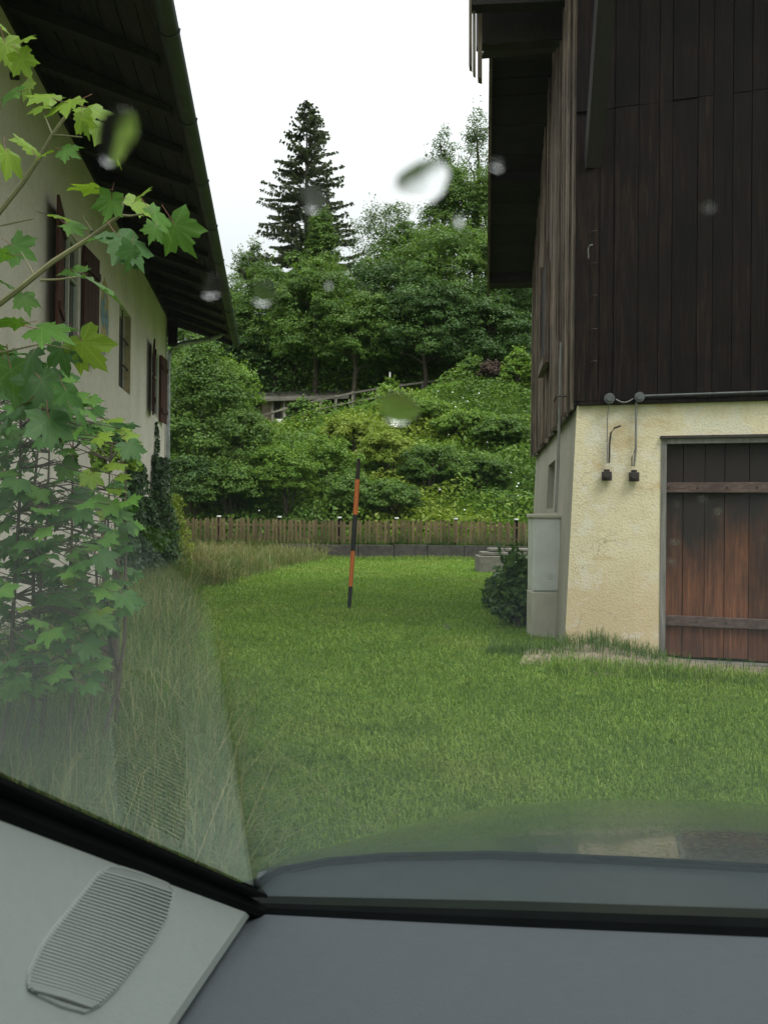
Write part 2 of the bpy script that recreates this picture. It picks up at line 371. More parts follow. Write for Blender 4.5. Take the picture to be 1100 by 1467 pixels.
# ------------------------------------------------------------------ vegetation helpers
def leaves_mesh(name, C, Nn, L, Wd, rnd, fold=.0):
    """rhombic leaf faces: centre, normal, length, width"""
    n = len(C); Nn = Nn/np.maximum(1e-6, np.linalg.norm(Nn, axis=1, keepdims=True))
    t = RNG.normal(size=(n, 3)); t -= (t*Nn).sum(1, keepdims=True)*Nn; t /= np.linalg.norm(t, axis=1, keepdims=True)
    b = np.cross(Nn, t)
    L = np.broadcast_to(L, (n,))[:, None]; Wd = np.broadcast_to(Wd, (n,))[:, None]
    V = np.stack([C-t*L*.5, C+b*Wd*.5-t*L*.05, C+t*L*.5, C-b*Wd*.5-t*L*.05], 1).reshape(-1, 3)
    Fq = np.arange(n*4).reshape(n, 4)
    return npmesh(name, V, Fq, False, rnd)
def clumps(cen, rad, n_cl, n_leaf, shape='round', cl=.28, flat=.6, inner=.5):
    """leaf positions and normals gathered in clumps through a crown"""
    cen = np.array(cen); rad = np.array(rad)
    d = RNG.normal(size=(n_cl, 3)); d /= np.linalg.norm(d, axis=1, keepdims=True)
    d[:, 2] = np.where(d[:, 2] < -.55, -d[:, 2], d[:, 2])
    r = RNG.uniform(inner, 1.0, size=(n_cl, 1))**.6*RNG.uniform(.82, 1.08, size=(n_cl, 1))
    c = d*r
    if shape == 'cone':
        zz = (c[:, 2]+1)/2; k = np.clip(1.25-1.1*zz, .12, 1)[:, None]; c[:, :2] *= k
    if shape == 'egg':
        zz = (c[:, 2]+1)/2; k = np.clip(1.15-.65*zz, .3, 1)[:, None]; c[:, :2] *= k
    if shape == 'column': c[:, 2] = np.sign(c[:, 2])*np.abs(c[:, 2])**.7
    C0 = cen + c*rad
    out = c/np.maximum(.05, np.linalg.norm(c, axis=1, keepdims=True))
    which = RNG.integers(0, n_cl, n_leaf)
    cr = (cl*rad.mean()*RNG.uniform(.55, 1.25, n_cl))[which][:, None]
    q = RNG.normal(size=(n_leaf, 3)); q /= np.linalg.norm(q, axis=1, keepdims=True)
    q[:, 2] = np.abs(q[:, 2])*1.0 - .25
    q += out[which]*.45
    q /= np.linalg.norm(q, axis=1, keepdims=True)
    pos = C0[which] + q*cr*np.array([1, 1, flat])*RNG.uniform(.6, 1.08, (n_leaf, 1))
    pos[:, 2] -= (np.linalg.norm(q[:, :2], axis=1)**2*cr[:, 0])*.22
    nrm = q + RNG.normal(size=(n_leaf, 3))*.45 + np.array([0, 0, .35])
    tone = RNG.uniform(0, 1, n_cl)[which]*.55 + RNG.uniform(0, .45, n_leaf)
    return pos, nrm, tone
def limbs(mb, base, top, n, r0, spread, rng=random):
    b = Vector(base); t = Vector(top); h = (t-b).length
    pts = [b + (t-b)*k/5 + Vector((rng.uniform(-.02, .02)*h, rng.uniform(-.02, .02)*h, 0))*(k > 0) for k in range(6)]
    mb.tube(pts, [r0*(1-.16*k) for k in range(6)], 7)
    for i in range(n):
        k = rng.uniform(.3, .95); p = b+(t-b)*k; a = rng.uniform(0, 6.28)
        e = p + Vector((math.cos(a)*spread[0], math.sin(a)*spread[1], rng.uniform(.15, .45)*h*.5))*rng.uniform(.5, .9)*(1.15-k*.6)
        mid = (p+e)/2 + Vector((0, 0, .04*h))
        mb.tube([p, mid, e], [r0*.38*(1.1-k*.5), r0*.22, r0*.06], 5)
def tree(px, top, wpx, d, mat, label, shape='round', name='broadleaf_tree', cat='tree', nl=9000, ncl=70, leaf=.2,
         bottom=None, cl=.28, group=None, bark='bark', trunk_r=None, flat=.6, depth_ratio=.8):
    """tree whose crown top shows at (px, top) at depth d"""
    T = P(px, top, d); x, y = T.x, T.y; gz = terrain(x, y)
    bz = gz + (.12 if d > 20 else -.15)*(T.z-gz) if bottom is None else max(gz+.05, P(px, bottom, d).z)
    rx = wpx/F*d/2; rz = (T.z-bz)/2; cen = (x, y, bz+rz)
    root = empty(name, (x, y, gz-.05), label, cat, group)
    mb = MB(); h = T.z-gz
    limbs(mb, (x, y, gz-.05), (x, y, gz+h*.85), 14 if name.endswith('tree') else 6, trunk_r or .018*h+.03, (rx*.75, rx*.6))
    if not name.endswith('tree'):
        for i in range(5):
            a = random.uniform(0, 6.28)
            mb.tube([(x+.1*math.cos(a), y+.1*math.sin(a), gz-.03), (x+rx*.3*math.cos(a), y+rx*.3*math.sin(a), gz+h*.4),
                     (x+rx*.6*math.cos(a), y+rx*.5*math.sin(a), gz+h*.72)], [.03, .02, .008], 5)
    mb.build('trunk' if name.endswith('tree') else 'stems', M[bark], root)
    if d > 40: nl = int(nl*1.8); leaf *= .74; ncl = int(ncl*1.35)
    else: nl = int(nl*1.35); leaf *= .86
    pos, nrm, tone = clumps(cen, (rx, rx*depth_ratio, rz), ncl, nl, shape, cl, flat)
    p2, n2, t2 = clumps(cen, (rx*.93, rx*depth_ratio*.93, rz*.96), ncl*2, nl//3, shape, cl*.55, 1.0, .2)
    pos = np.concatenate([pos, p2]); nrm = np.concatenate([nrm, n2]); tone = np.concatenate([tone, t2])
    ns = int(ncl*1.1); kk = 12; dd = RNG.normal(size=(ns, 3)); dd[:, 2] = np.abs(dd[:, 2])*.9+.1; dd /= np.linalg.norm(dd, axis=1, keepdims=True)
    src = pos[RNG.integers(0, len(pos), ns)]; dd = (src-np.array(cen))/np.array((rx, rx, rz)); dd /= np.linalg.norm(dd, axis=1, keepdims=True)+1e-6; dd[:, 2] += .35
    tt = np.repeat(np.linspace(.2, 1, kk)[None], ns, 0)*RNG.uniform(.1, .34, (ns, 1))*min(rx, rz)
    p3 = (src[:, None]+dd[:, None]*tt[..., None]).reshape(-1, 3)+RNG.normal(size=(ns*kk, 3))*leaf*.45
    pos = np.concatenate([pos, p3]); nrm = np.concatenate([nrm, RNG.normal(size=(ns*kk, 3))+np.array([0, -.2, .5])]); tone = np.concatenate([tone, RNG.uniform(.4, 1, ns*kk)])
    keep = pos[:, 2] > gz+.02; pos, nrm, tone = pos[keep], nrm[keep], tone[keep]
    s = (.5+RNG.uniform(0, 1, len(pos))**1.6*.95)*leaf
    me = leaves_mesh('crown', pos-np.array(root.location), nrm, s, s*.62, tone)
    link('crown' if name.endswith('tree') else 'foliage', me, root, LM[mat], root.location)
    return root
def spruce(px, top, wpx, d, label, density=1.0, droop=.55, name='spruce_tree', base_frac=.08):
    T = P(px, top, d); x, y = T.x, T.y; gz = terrain(x, y); h = T.z-gz; R = wpx/F*d/2
    root = empty(name, (x, y, gz), label, 'tree')
    mb = MB(); mb.tube([(x, y, gz-.1), (x, y, gz+h*.5), (x, y, T.z-.1)], [.011*h, .007*h, .02], 9)
    C = []; Nn = []; L = []; Wd = []; tone = []; Td = []
    nw = int(h/.34)
    for i in range(nw):
        k = i/nw; z = gz + h*(base_frac+(1-base_frac)*k); z0_ = z
        r = R*(1-k)**.72*1.12+.2
        for j in range(random.randint(7, 10)):
            if random.random() > .93*density+.05: continue
            a = random.uniform(0, 6.283); z = z0_+random.uniform(-.3, .3)*(1-k); rr = r*random.uniform(.55, 1.15); dx, dy = math.cos(a), math.sin(a)
            pts = []
            for q in range(7):
                u = q/6; pts.append(Vector((x+dx*rr*u, y+dy*rr*u, z - rr*(.30*u - .16*u**3)*(1.2-k*.9) + (.25*k)*rr*u)))
            mb.tube(pts[::2], [.03*(1-k)+.012, .02*(1-k)+.008, .01, .004], 4, False)
            steps = max(3, int(rr/.16))
            for q in range(steps):
                u = (q+random.random())/steps
                if u < .18: continue
                p = pts[0]+(pts[-1]-pts[0])*u; idx = min(5, int(u*6)); p = pts[idx].lerp(pts[idx+1], u*6-idx)
                for rep in range(15):
                    side = random.choice((-1, 1)); hl = random.uniform(.10, .42)*(1-.4*k)
                    wn = random.uniform(0, 1.3); td = Vector((-dy*side*wn+dx*random.uniform(-.2, .9), dx*side*wn+dy*random.uniform(-.2, .9), -random.uniform(-.15, 1.3)*droop*2)).normalized()
                    nrm = td.cross(Vector((dx, dy, 0))) + Vector((dx, dy, .3))*.7
                    C.append(p+td*hl*.5); Nn.append(nrm); L.append(hl); Wd.append(.12); Td.append(td); tone.append(random.random()*.7+.3*u)
    mb.build('trunk', M['bark_grey'], root)
    C = np.array(C); Nn = np.array(Nn); T_ = np.array(Td); n = len(C)
    Nn -= (Nn*T_).sum(1, keepdims=True)*T_; Nn /= np.linalg.norm(Nn, axis=1, keepdims=True)+1e-9
    B = np.cross(Nn, T_); L = np.array(L)[:, None]; Wd = np.array(Wd)[:, None]
    V = np.stack([C-T_*L*.5-B*Wd*.4, C-T_*L*.5+B*Wd*.4, C+B*Wd*.45+T_*L*.1, C+T_*L*.5, C-B*Wd*.5], 1).reshape(-1, 3)-np.array(root.location)
    link('crown', npmesh('crown', V, np.arange(n*5).reshape(n, 5), False, tone), root, LM['spruce'], root.location)
    return root
def blades(name, pts, h, wd, lean, mat, label, cat, seed=0, kind='stuff', segs=2, bend=.35):
    n = len(pts); a = RNG.uniform(0, 2*np.pi, n); ln = np.abs(RNG.normal(size=n))*lean
    dirv = np.stack([np.cos(a), np.sin(a), np.zeros(n)], 1); side = np.stack([-np.sin(a+RNG.normal(size=n)*.8), np.cos(a), np.zeros(n)], 1)
    side /= np.linalg.norm(side, axis=1, keepdims=True)
    h = np.broadcast_to(h, (n,))[:, None]; wd = np.broadcast_to(wd, (n,))[:, None]; ln = ln[:, None]
    up = np.array([0, 0, 1.0])
    b0 = pts - side*wd*.5; b1 = pts + side*wd*.5
    if segs == 1:
        tip = pts + up*h + dirv*h*ln
        V = np.stack([b0, b1, tip], 1).reshape(-1, 3); Fq = np.arange(n*3).reshape(n, 3); rnd = RNG.uniform(0, 1, n)
    else:
        m1 = pts + up*h*.42 + dirv*h*ln*.16
        m2 = pts + up*h*(.78-.08*ln) + dirv*h*ln*.62
        tip = pts + up*h*(1-.42*ln) + dirv*h*ln*1.25
        V = np.stack([b0, b1, m1+side*wd*.45, m1-side*wd*.45, m2+side*wd*.32, m2-side*wd*.32, tip], 1).reshape(-1, 3)
        T5 = np.array([(0, 1, 2), (0, 2, 3), (3, 2, 4), (3, 4, 5), (5, 4, 6)])
        Fq = (np.arange(n)[:, None, None]*7+T5[None]).reshape(-1, 3); rnd = np.repeat(RNG.uniform(0, 1, n), 5)
    o = link(name, npmesh(name, V, Fq, False, rnd), None, LM[mat])
    if label: tag(o, label, cat)
    if kind: o['kind'] = kind
    return o
def gpts(x, y, dz=0):
    return np.stack([x, y, np.array([terrain(a, b) for a, b in zip(x, y)])+dz], 1)
# ================================================================== LEFT HOUSE
LB = Vector((-4.85, 17.0, 0)); LD = Vector((-.1445, 1, 0)); LN = Vector((1, .1445, 0)).normalized()
def LW(Y, z, o=0): return LB + LD*(Y-17) + LN*o + Vector((0, 0, z))
def lhit(px, py, o=0):
    p = hit(px, py, LB+LN*o, LN); return p.y - (LN*o).y, p.z
def wall_holes(mb, fn, us, zs, holes, depth):
    us = sorted(set(us+[h[0] for h in holes]+[h[1] for h in holes])); zs = sorted(set(zs+[h[2] for h in holes]+[h[3] for h in holes]))
    idx = {}; V = []; Fs = []
    def vid(u, z, o):
        k = (round(u, 4), round(z, 4), o)
        if k not in idx: idx[k] = len(V); V.append(fn(u, z, o))
        return idx[k]
    for i in range(len(us)-1):
        for j in range(len(zs)-1):
            uc, zc = (us[i]+us[i+1])/2, (zs[j]+zs[j+1])/2
            if any(h[0] < uc < h[1] and h[2] < zc < h[3] for h in holes): continue
            for o in (0, -depth):
                Fs.append((vid(us[i], zs[j], o), vid(us[i+1], zs[j], o), vid(us[i+1], zs[j+1], o), vid(us[i], zs[j+1], o)))
    for (a, b, c, d) in holes:
        for (p, q) in (((a, c), (b, c)), ((b, c), (b, d)), ((b, d), (a, d)), ((a, d), (a, c))):
            Fs.append((vid(*p, 0), vid(*q, 0), vid(*q, -depth), vid(*p, -depth)))
    for (p, q) in (((us[0], zs[0]), (us[-1], zs[0])), ((us[-1], zs[0]), (us[-1], zs[-1])), ((us[-1], zs[-1]), (us[0], zs[-1])), ((us[0], zs[-1]), (us[0], zs[0]))):
        if p[0] == q[0]:
            for j in range(len(zs)-1): Fs.append((vid(p[0], zs[j], 0), vid(p[0], zs[j+1], 0), vid(p[0], zs[j+1], -depth), vid(p[0], zs[j], -depth)))
    mb.add(V, Fs)
house = empty('farmhouse', LW(11, 0), 'cream plastered farmhouse with red shutters and a deep dark eave, on the left', 'house')
WZ0, WZ1 = 3.42, 4.72
wins = [(8.5, 9.38), (11.78, 12.74), (14.95, 15.85)]
mb = MB(); wall_holes(mb, LW, [3.0, 5, 7, 11, 17], [0, 1.5, 5.95], [(a, b, WZ0, WZ1) for a, b in wins], .22)
mb.build('wall', M['plaster_cream'], house)
mb = MB()
q = [LW(17, 0, 0), LW(17, 0, -9), LW(17, 5.9, -9), LW(17, 7.6, -6), LW(17, 5.95, 0)]
mb.add([p - LD*.002 for p in q] + [p-LD*.25 for p in q], [(0,1,2,3,4), (9,8,7,6,5), (0,1,6,5), (1,2,7,6), (2,3,8,7), (3,4,9,8), (4,0,5,9)])
mb.build('gable_wall', M['plaster_cream'], house)
def lbox(mb, Y0, Y1, z0, z1, o0, o1):
    mb.box8([LW(Y0, z0, o0), LW(Y1, z0, o0), LW(Y1, z0, o1), LW(Y0, z0, o1), LW(Y0, z1, o0), LW(Y1, z1, o0), LW(Y1, z1, o1), LW(Y0, z1, o1)])
for wi, (a, b) in enumerate(wins):
    fr = MB()
    oi = -.10 if wi == 1 else -.02
    for (u0, u1, z0, z1) in ((a+.001, a+.07, WZ0+.001, WZ1-.001), (b-.07, b-.001, WZ0+.001, WZ1-.001), (a+.07, b-.07, WZ0, WZ0+.07), (a+.07, b-.07, WZ1-.07, WZ1)):
        lbox(fr, u0, u1, z0, z1, oi-.06, oi)
    W = fr.build('window', M['winframe'], house)
    mb = MB(); lbox(mb, a+.07, b-.07, WZ0+.07, WZ1-.07, oi-.045, oi-.035); mb.build('pane', M['pane'], W)
    rv = MB()
    lbox(rv, b-.004, b+.001, WZ0+.003, WZ1-.003, oi, -.003); lbox(rv, a+.003, b-.006, WZ0-.001, WZ0+.004, oi, -.003)
    if wi == 1: rv.build('reveal', M['reveal'], W)
    mb = MB()
    if wi == 1:
        for z in (WZ0+.42, WZ0+.84): lbox(mb, a+.0, b-.0, z-.012, z+.012, -.05, -.03)
        lbox(mb, (a+b)/2-.01, (a+b)/2+.01, WZ0+.01, WZ1-.01, -.055, -.04)
        mb.build('window_bars', M['steel'], W)
    else:
        lbox(mb, (a+b)/2-.03, (a+b)/2+.03, WZ0+.07, WZ1-.07, oi-.03, oi-.0+.004)
        lbox(mb, a+.07, b-.07, WZ0+.8, WZ0+.83, oi-.03, oi-.001)
        mb.build('glazing_bars', M['winframe'], W)
    if wi != 1:
        for side in (0, 1):
            wd = .58 if wi == 0 else .56
            h_ = a-.02 if side == 0 else b+.02; sg = -1 if side == 0 else 1
            tip = .10 if side == 0 else .05
            mb = MB()
            def sp(t, z, o): return LW(h_+sg*t, z, .02 + o + tip*t/wd)
            for k in range(4):
                t0 = wd*k/4+.003; t1 = wd*(k+1)/4-.003
                mb.box8([sp(t0, WZ0-.04, 0), sp(t1, WZ0-.04, 0), sp(t1, WZ0-.04, .03), sp(t0, WZ0-.04, .03), sp(t0, WZ1+.03, 0), sp(t1, WZ1+.03, 0), sp(t1, WZ1+.03, .03), sp(t0, WZ1+.03, .03)])
            sh = mb.build('shutter', M['shutter'], house)
            for z in (WZ0+.15, WZ1-.25):
                mb = MB()
                mb.box8([sp(.03, z, .032), sp(wd-.03, z, .032), sp(wd-.03, z, .055), sp(.03, z, .055), sp(.03, z+.09, .032), sp(wd-.03, z+.09, .032), sp(wd-.03, z+.09, .055), sp(.03, z+.09, .055)])
                mb.build('cross_batten', M['shutter'], sh)
# faded wall painting between the windows
def blob(mb, Yc, zc, ry, rz, o, n=26, jag=.12):
    c = LW(Yc, zc, o); V = [c]
    for k in range(n):
        t = 2*math.pi*k/n; r = 1+random.uniform(-jag, jag); V.append(LW(Yc+ry*math.cos(t)*r, zc+rz*math.sin(t)*r, o))
    V2 = [v - LN*.0025 for v in V]
    mb.add(V+V2, [(0, 1+k, 1+(k+1) % n) for k in range(n)]+[(1+k, n+2+k, n+2+(k+1) % n, 1+(k+1) % n) for k in range(n)])
paint = MB(); blob(paint, 10.75, 4.25, .27, .52, .004); paint_o = paint.build('wall_painting', M['ochre_art'], house)
mb = MB(); blob(mb, 10.62, 4.25, .13, .20, .008, jag=.25); blob(mb, 10.88, 4.18, .11, .16, .008, jag=.25); mb.build('faded_robe', M['blue_art'], paint_o)
mb = MB(); blob(mb, 10.75, 4.5, .09, .11, .0085, jag=.2); blob(mb, 10.7, 3.75, .2, .12, .0045, jag=.4); blob(mb, 10.95, 3.95, .05, .2, .0085, jag=.4); mb.build('faded_figure', M['grey_art'], paint_o)
p = LW(*lhit(15, 108)); mb = MB(); mb.tube([p+LN*.0, p+LN*.07], .03, 10); mb.build('iron_anchor', M['steel'], house)
# roof and eave
SO = 1.36; ZJ = 5.98; ZE = 5.50; YE = 17.9
def soff(o): return ZJ + (ZE-ZJ)*o/SO
def roofpt(Y, o, dz): return LW(Y, soff(o)+dz, o)
mb = MB()
mb.box8([roofpt(1, SO+.04, .10), roofpt(YE+.05, SO+.04, .10), roofpt(YE+.05, -9, .10), roofpt(1, -9, .10),
         roofpt(1, SO+.04, .20), roofpt(YE+.05, SO+.04, .20), roofpt(YE+.05, -9, .20), roofpt(1, -9, .20)])
roof = mb.build('roof', M['roof'], house)
mb = MB(); lbox(mb, 3.0, 17.0, ZJ-.17, ZJ+.03, .004, .035); mb.build('wall_plate', M['wood_soffit_l'], roof)
nb = 9; bw = (SO+.25)/nb
for i in range(nb):
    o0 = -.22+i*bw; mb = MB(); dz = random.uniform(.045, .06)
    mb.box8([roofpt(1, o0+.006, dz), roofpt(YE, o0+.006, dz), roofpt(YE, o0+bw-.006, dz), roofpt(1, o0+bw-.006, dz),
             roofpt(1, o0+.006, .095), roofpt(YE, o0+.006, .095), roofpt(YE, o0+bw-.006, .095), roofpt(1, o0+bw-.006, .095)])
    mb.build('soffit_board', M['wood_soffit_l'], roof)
rm = None
Y = 3.2
while Y < YE:
    mb = MB()
    c = [(-.2, -.13), (SO-.05, -.03), (SO-.05, .04), (-.2, .04)]
    V = [roofpt(Y, o, dz) for o, dz in c]+[roofpt(Y+.12, o, dz) for o, dz in c]
    mb.add(V, [(0,1,2,3), (7,6,5,4), (0,1,5,4), (1,2,6,5), (2,3,7,6), (3,0,4,7)])
    mb.build('rafter', M['wood_soffit_l'], roof); Y += .86
mb = MB(); lbox(mb, 16.9, 17.75, ZJ-.42, ZJ-.15, -.25, -.02); mb.build('purlin_end', M['wood_dark'], house)
mb = MB(); lbox(mb, 17.02, 17.25, ZJ-.75, ZJ-.2, .02, .2); mb.build('corner_bracket', M['wood_dark'], house)
mb = MB(); mb.box8([roofpt(YE, -2, -.12), roofpt(YE+.04, -2, -.12), roofpt(YE+.04, SO+.02, -.05), roofpt(YE, SO+.02, -.05), roofpt(YE, -2, .18), roofpt(YE+.04, -2, .18), roofpt(YE+.04, SO+.02, .18), roofpt(YE, SO+.02, .18)])
mb.build('verge_board', M['wood_soffit_l'], roof)
# gutter: open half round with joint beads and a straight drip board behind
gut = MB(); NS = 10
for rr, flip in ((.085, 0), (.078, 1)):
    V = []
    for Yq in (1.0, YE+.12):
        for k in range(NS+1):
            t = math.pi*k/NS; V.append(LW(Yq, ZE+.035-rr*math.sin(t), SO+.1-rr*math.cos(t)))
    gut.add(V, [(k, k+1, NS+2+k, NS+1+k) for k in range(NS)])
gut.build('gutter', M['gutter'], house, smooth=True)
Y = 3.3
while Y < YE:
    mb = MB(); mb.tube([LW(Y, ZE+.035-.09*math.sin(math.pi*k/10), SO+.1-.09*math.cos(math.pi*k/10)) for k in range(11)], .009, 6)
    mb.build('gutter_bracket', M['gutter'], house); Y += 1.45
mb = MB(); mb.tube([P(322, 462, 17.75), P(321, 474, 17.7), P(314, 481, 17.6), P(300, 486, 17.5), P(262, 492, 17.3), P(249, 497, 17.25), P(242, 506, 17.22), P(241, 525, 17.2), P(240, 690, 17.2), P(239, 815, 17.2)], .052, 12)
mb.build('downpipe', M['zinc'], house, smooth=True)

# ================================================================== BARN
BC = Vector((2.05, 8.2, 0)); UF = Vector((1.8, -.5, 0)).normalized(); NF = Vector((UF.y, -UF.x, 0))
US = Vector((.132, 1, 0)).normalized(); NSd = Vector((-US.y, US.x, 0))
ZT = 2.665
def FB(u, z, o=0): return BC + UF*u + NF*o + Vector((0, 0, z))
def SB(v, z, o=0): return BC + US*v + NSd*o + Vector((0, 0, z))
def fac(px, py, o=0):
    p = hit(px, py, BC+NF*o, NF); return (p-BC).dot(UF), p.z
def sid(px, py, o=0):
    p = hit(px, py, BC+NSd*o, NSd); return (p-BC).dot(US), p.z
def fbox(mb, u0, u1, z0, z1, o0, o1):
    mb.box8([FB(u0, z0, o0), FB(u1, z0, o0), FB(u1, z0, o1), FB(u0, z0, o1), FB(u0, z1, o0), FB(u1, z1, o0), FB(u1, z1, o1), FB(u0, z1, o1)])
def sbox(mb, u0, u1, z0, z1, o0, o1, z1b=None):
    z1b = z1 if z1b is None else z1b
    mb.box8([SB(u0, z0, o0), SB(u1, z0, o0), SB(u1, z0, o1), SB(u0, z0, o1), SB(u0, z1, o0), SB(u1, z1b, o0), SB(u1, z1b, o1), SB(u0, z1, o1)])
barn = empty('barn', FB(2, 0), 'old barn of dark vertical boards on a yellow plastered base, on the right', 'barn')
du0, dz1 = fac(947, 629); du1 = 3.4
def batter(z): return .11*(1-z/ZT)
def FM(u, z, o):
    if u < .01: return SB(0, z, batter(z)) + NF*o
    return FB(u + random.uniform(-.004, .004), z, o + (batter(z)*.25 if o == 0 and u < du0-.05 else 0))
mb = MB(); wall_holes(mb, FM, [0, .3, .6, 5.5, 7], [-.1, .5, 1.2, 1.9, ZT], [(du0, du1, -.1, dz1)], .18)
mb.build('masonry_wall', M['plaster_yellow'], barn)
# rounded, rough corner bead between the yellow front and the grey side
slot = [sid(787, 676), sid(796.5, 728)]
sv0, sv1 = sorted((slot[0][0], slot[1][0])); sz0, sz1 = slot[1][1], slot[0][1]+.1
def SM(v, z, o): return SB(v+.002, z, batter(z)+o)
VL = 6.6
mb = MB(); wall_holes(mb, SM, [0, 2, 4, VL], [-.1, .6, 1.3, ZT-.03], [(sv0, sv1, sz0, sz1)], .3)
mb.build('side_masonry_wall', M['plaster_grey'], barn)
mb = MB(); sbox(mb, sv0-.1, sv1+.1, sz0-.1, sz1+.1, -.34, -.31); mb.build('slot_back', M['dark'], barn)
mb = MB(); sbox(mb, sv0+.02, sv0+.16, sz0, sz0+(sz1-sz0)*.55, -.12, .03); mb.build('slot_post', M['grey_wood'], barn)
# back and far sides of the barn
mb = MB(); mb.box8([SB(.1, ZT, -.2), SB(VL-.02, ZT, -.2), SB(VL-.02, ZT, -7), SB(.1, ZT, -7), SB(.1, 9.0, -.2), SB(VL-.02, 6.4, -.2), SB(VL-.02, 6.4, -7), SB(.1, 9.0, -7)])
mb.box8([SB(.4, -.1, -.35), SB(VL-.02, -.1, -.35), SB(VL-.02, -.1, -7), SB(.4, -.1, -7), SB(.4, ZT-.01, -.35), SB(VL-.02, ZT-.01, -.35), SB(VL-.02, ZT-.01, -7), SB(.4, ZT-.01, -7)])
mb.build('inner_shell', M['wood_dark'], barn)
# facade boards
seams = [826, 858, 879, 913, 942, 961, 997, 1019, 1047, 1074, 1101]
us = [fac(s, 400)[0] for s in seams]; us[0] = -.035
while us[-1] < 5.6: us.append(us[-1]+random.uniform(.17, .3))
zseam = fac(1000, 143)[1]
for a, b in zip(us[:-1], us[1:]):
    o = random.uniform(.0, .022)
    mb = MB(); fbox(mb, a+.003, b-.003, ZT+.03+random.uniform(0, .012), zseam-.003, .02+o, .05+o); mb.build('board', M['wood_dark'], barn)
for a, b in zip(us[:-1], us[1:]):
    o = random.uniform(.0, .02)
    mb = MB(); fbox(mb, a+.004, b-.004, zseam, 9.1, .024+o, .054+o); mb.build('board', M['wood_dark'], barn)
mb = MB(); fbox(mb, -.03, 5.6, ZT-.005, 9.0, -.1, .015); mb.build('backing', M['dark'], barn)
mb = MB(); fbox(mb, 0.02, 5.6, ZT-.01, ZT+.028, .0, .055); mb.build('sill_beam', M['wood_dark'], barn)
def rz(v): return 6.05 + .43*(7.06-v)
v = 0.0
while v < VL:
    wd = random.choice((.12, .16, .2, .24)); b = min(v+wd, VL)
    o = random.uniform(0, .035); mb = MB()
    sbox(mb, v+.006, b-.006, ZT-.06+random.uniform(-.02, .02), rz(v)-.01, .02+o, .05+o, rz(b)-.01)
    mb.build('board', M['wood_side'], barn)
    if random.random() < .55:
        mb = MB(); sbox(mb, b-.03, b+.03, ZT-.05, rz(b-.03)-.01, .087, .11, rz(b+.03)-.01); mb.build('cover_strip', M['wood_side'], barn)
    v = b
mb = MB(); sbox(mb, .01, VL, ZT-.025, rz(0)-.05, -.1, .015, rz(VL)-.05); mb.build('backing', M['dark'], barn)
ha, hb = sid(799, 365)[0], sid(790, 365)[0]
ha, hb = min(ha, hb), max(ha, hb); hz1 = sid(795, 372)[1]; hz0 = sid(795, 515)[1]
mb = MB(); sbox(mb, ha, hb, hz0, hz1, .112, .13); ht = mb.build('hatch', M['dark'], barn)
mb = MB(); sbox(mb, ha-.05, ha, hz0-.1, hz1+.1, .112, .17); sbox(mb, hb, hb+.05, hz0-.1, hz1+.1, .112, .17); sbox(mb, ha, hb, hz0-.12, hz0, .112, .19); mb.build('hatch_frame', M['wood_side'], ht)
# roof with boarded soffit over the side wall
OV = .97
mb = MB()
def rp(v, o, dz): return SB(v, rz(v)+dz, o)
mb.box8([rp(7.1, -8, .04), rp(7.1, OV, .04), rp(-2.2, OV, .04), rp(-2.2, -8, .04), rp(7.1, -8, .2), rp(7.1, OV, .2), rp(-2.2, OV, .2), rp(-2.2, -8, .2)])
broof = mb.build('roof', M['roof'], barn)
v = 7.08
while v > -1.9:
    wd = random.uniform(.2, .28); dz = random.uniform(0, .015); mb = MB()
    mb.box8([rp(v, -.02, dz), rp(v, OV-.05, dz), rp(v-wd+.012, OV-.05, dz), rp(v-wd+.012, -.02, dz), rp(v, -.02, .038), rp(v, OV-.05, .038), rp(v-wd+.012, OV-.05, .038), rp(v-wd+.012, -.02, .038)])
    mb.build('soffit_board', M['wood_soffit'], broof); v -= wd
for v0, v1 in ((7.12, 5.0), (4.98, 2.6), (2.58, -2)):
    mb = MB(); mb.box8([rp(v0, OV-.045, -.14), rp(v1, OV-.045, -.14), rp(v1, OV+.0, -.14), rp(v0, OV+.0, -.14), rp(v0, OV-.045, .21), rp(v1, OV-.045, .21), rp(v1, OV, .21), rp(v0, OV, .21)])
    mb.build('barge_board', M['wood_side'], broof)
for v0 in (6.9, 4.6, 2.3):
    mb = MB(); mb.box8([rp(v0, 0.05, -.14), rp(v0, OV-.05, -.14), rp(v0-.16, OV-.05, -.14), rp(v0-.16, 0.05, -.14), rp(v0, .05, -.002), rp(v0, OV-.05, -.002), rp(v0-.16, OV-.05, -.002), rp(v0-.16, .05, -.002)])
    mb.build('purlin', M['wood_soffit'], broof)
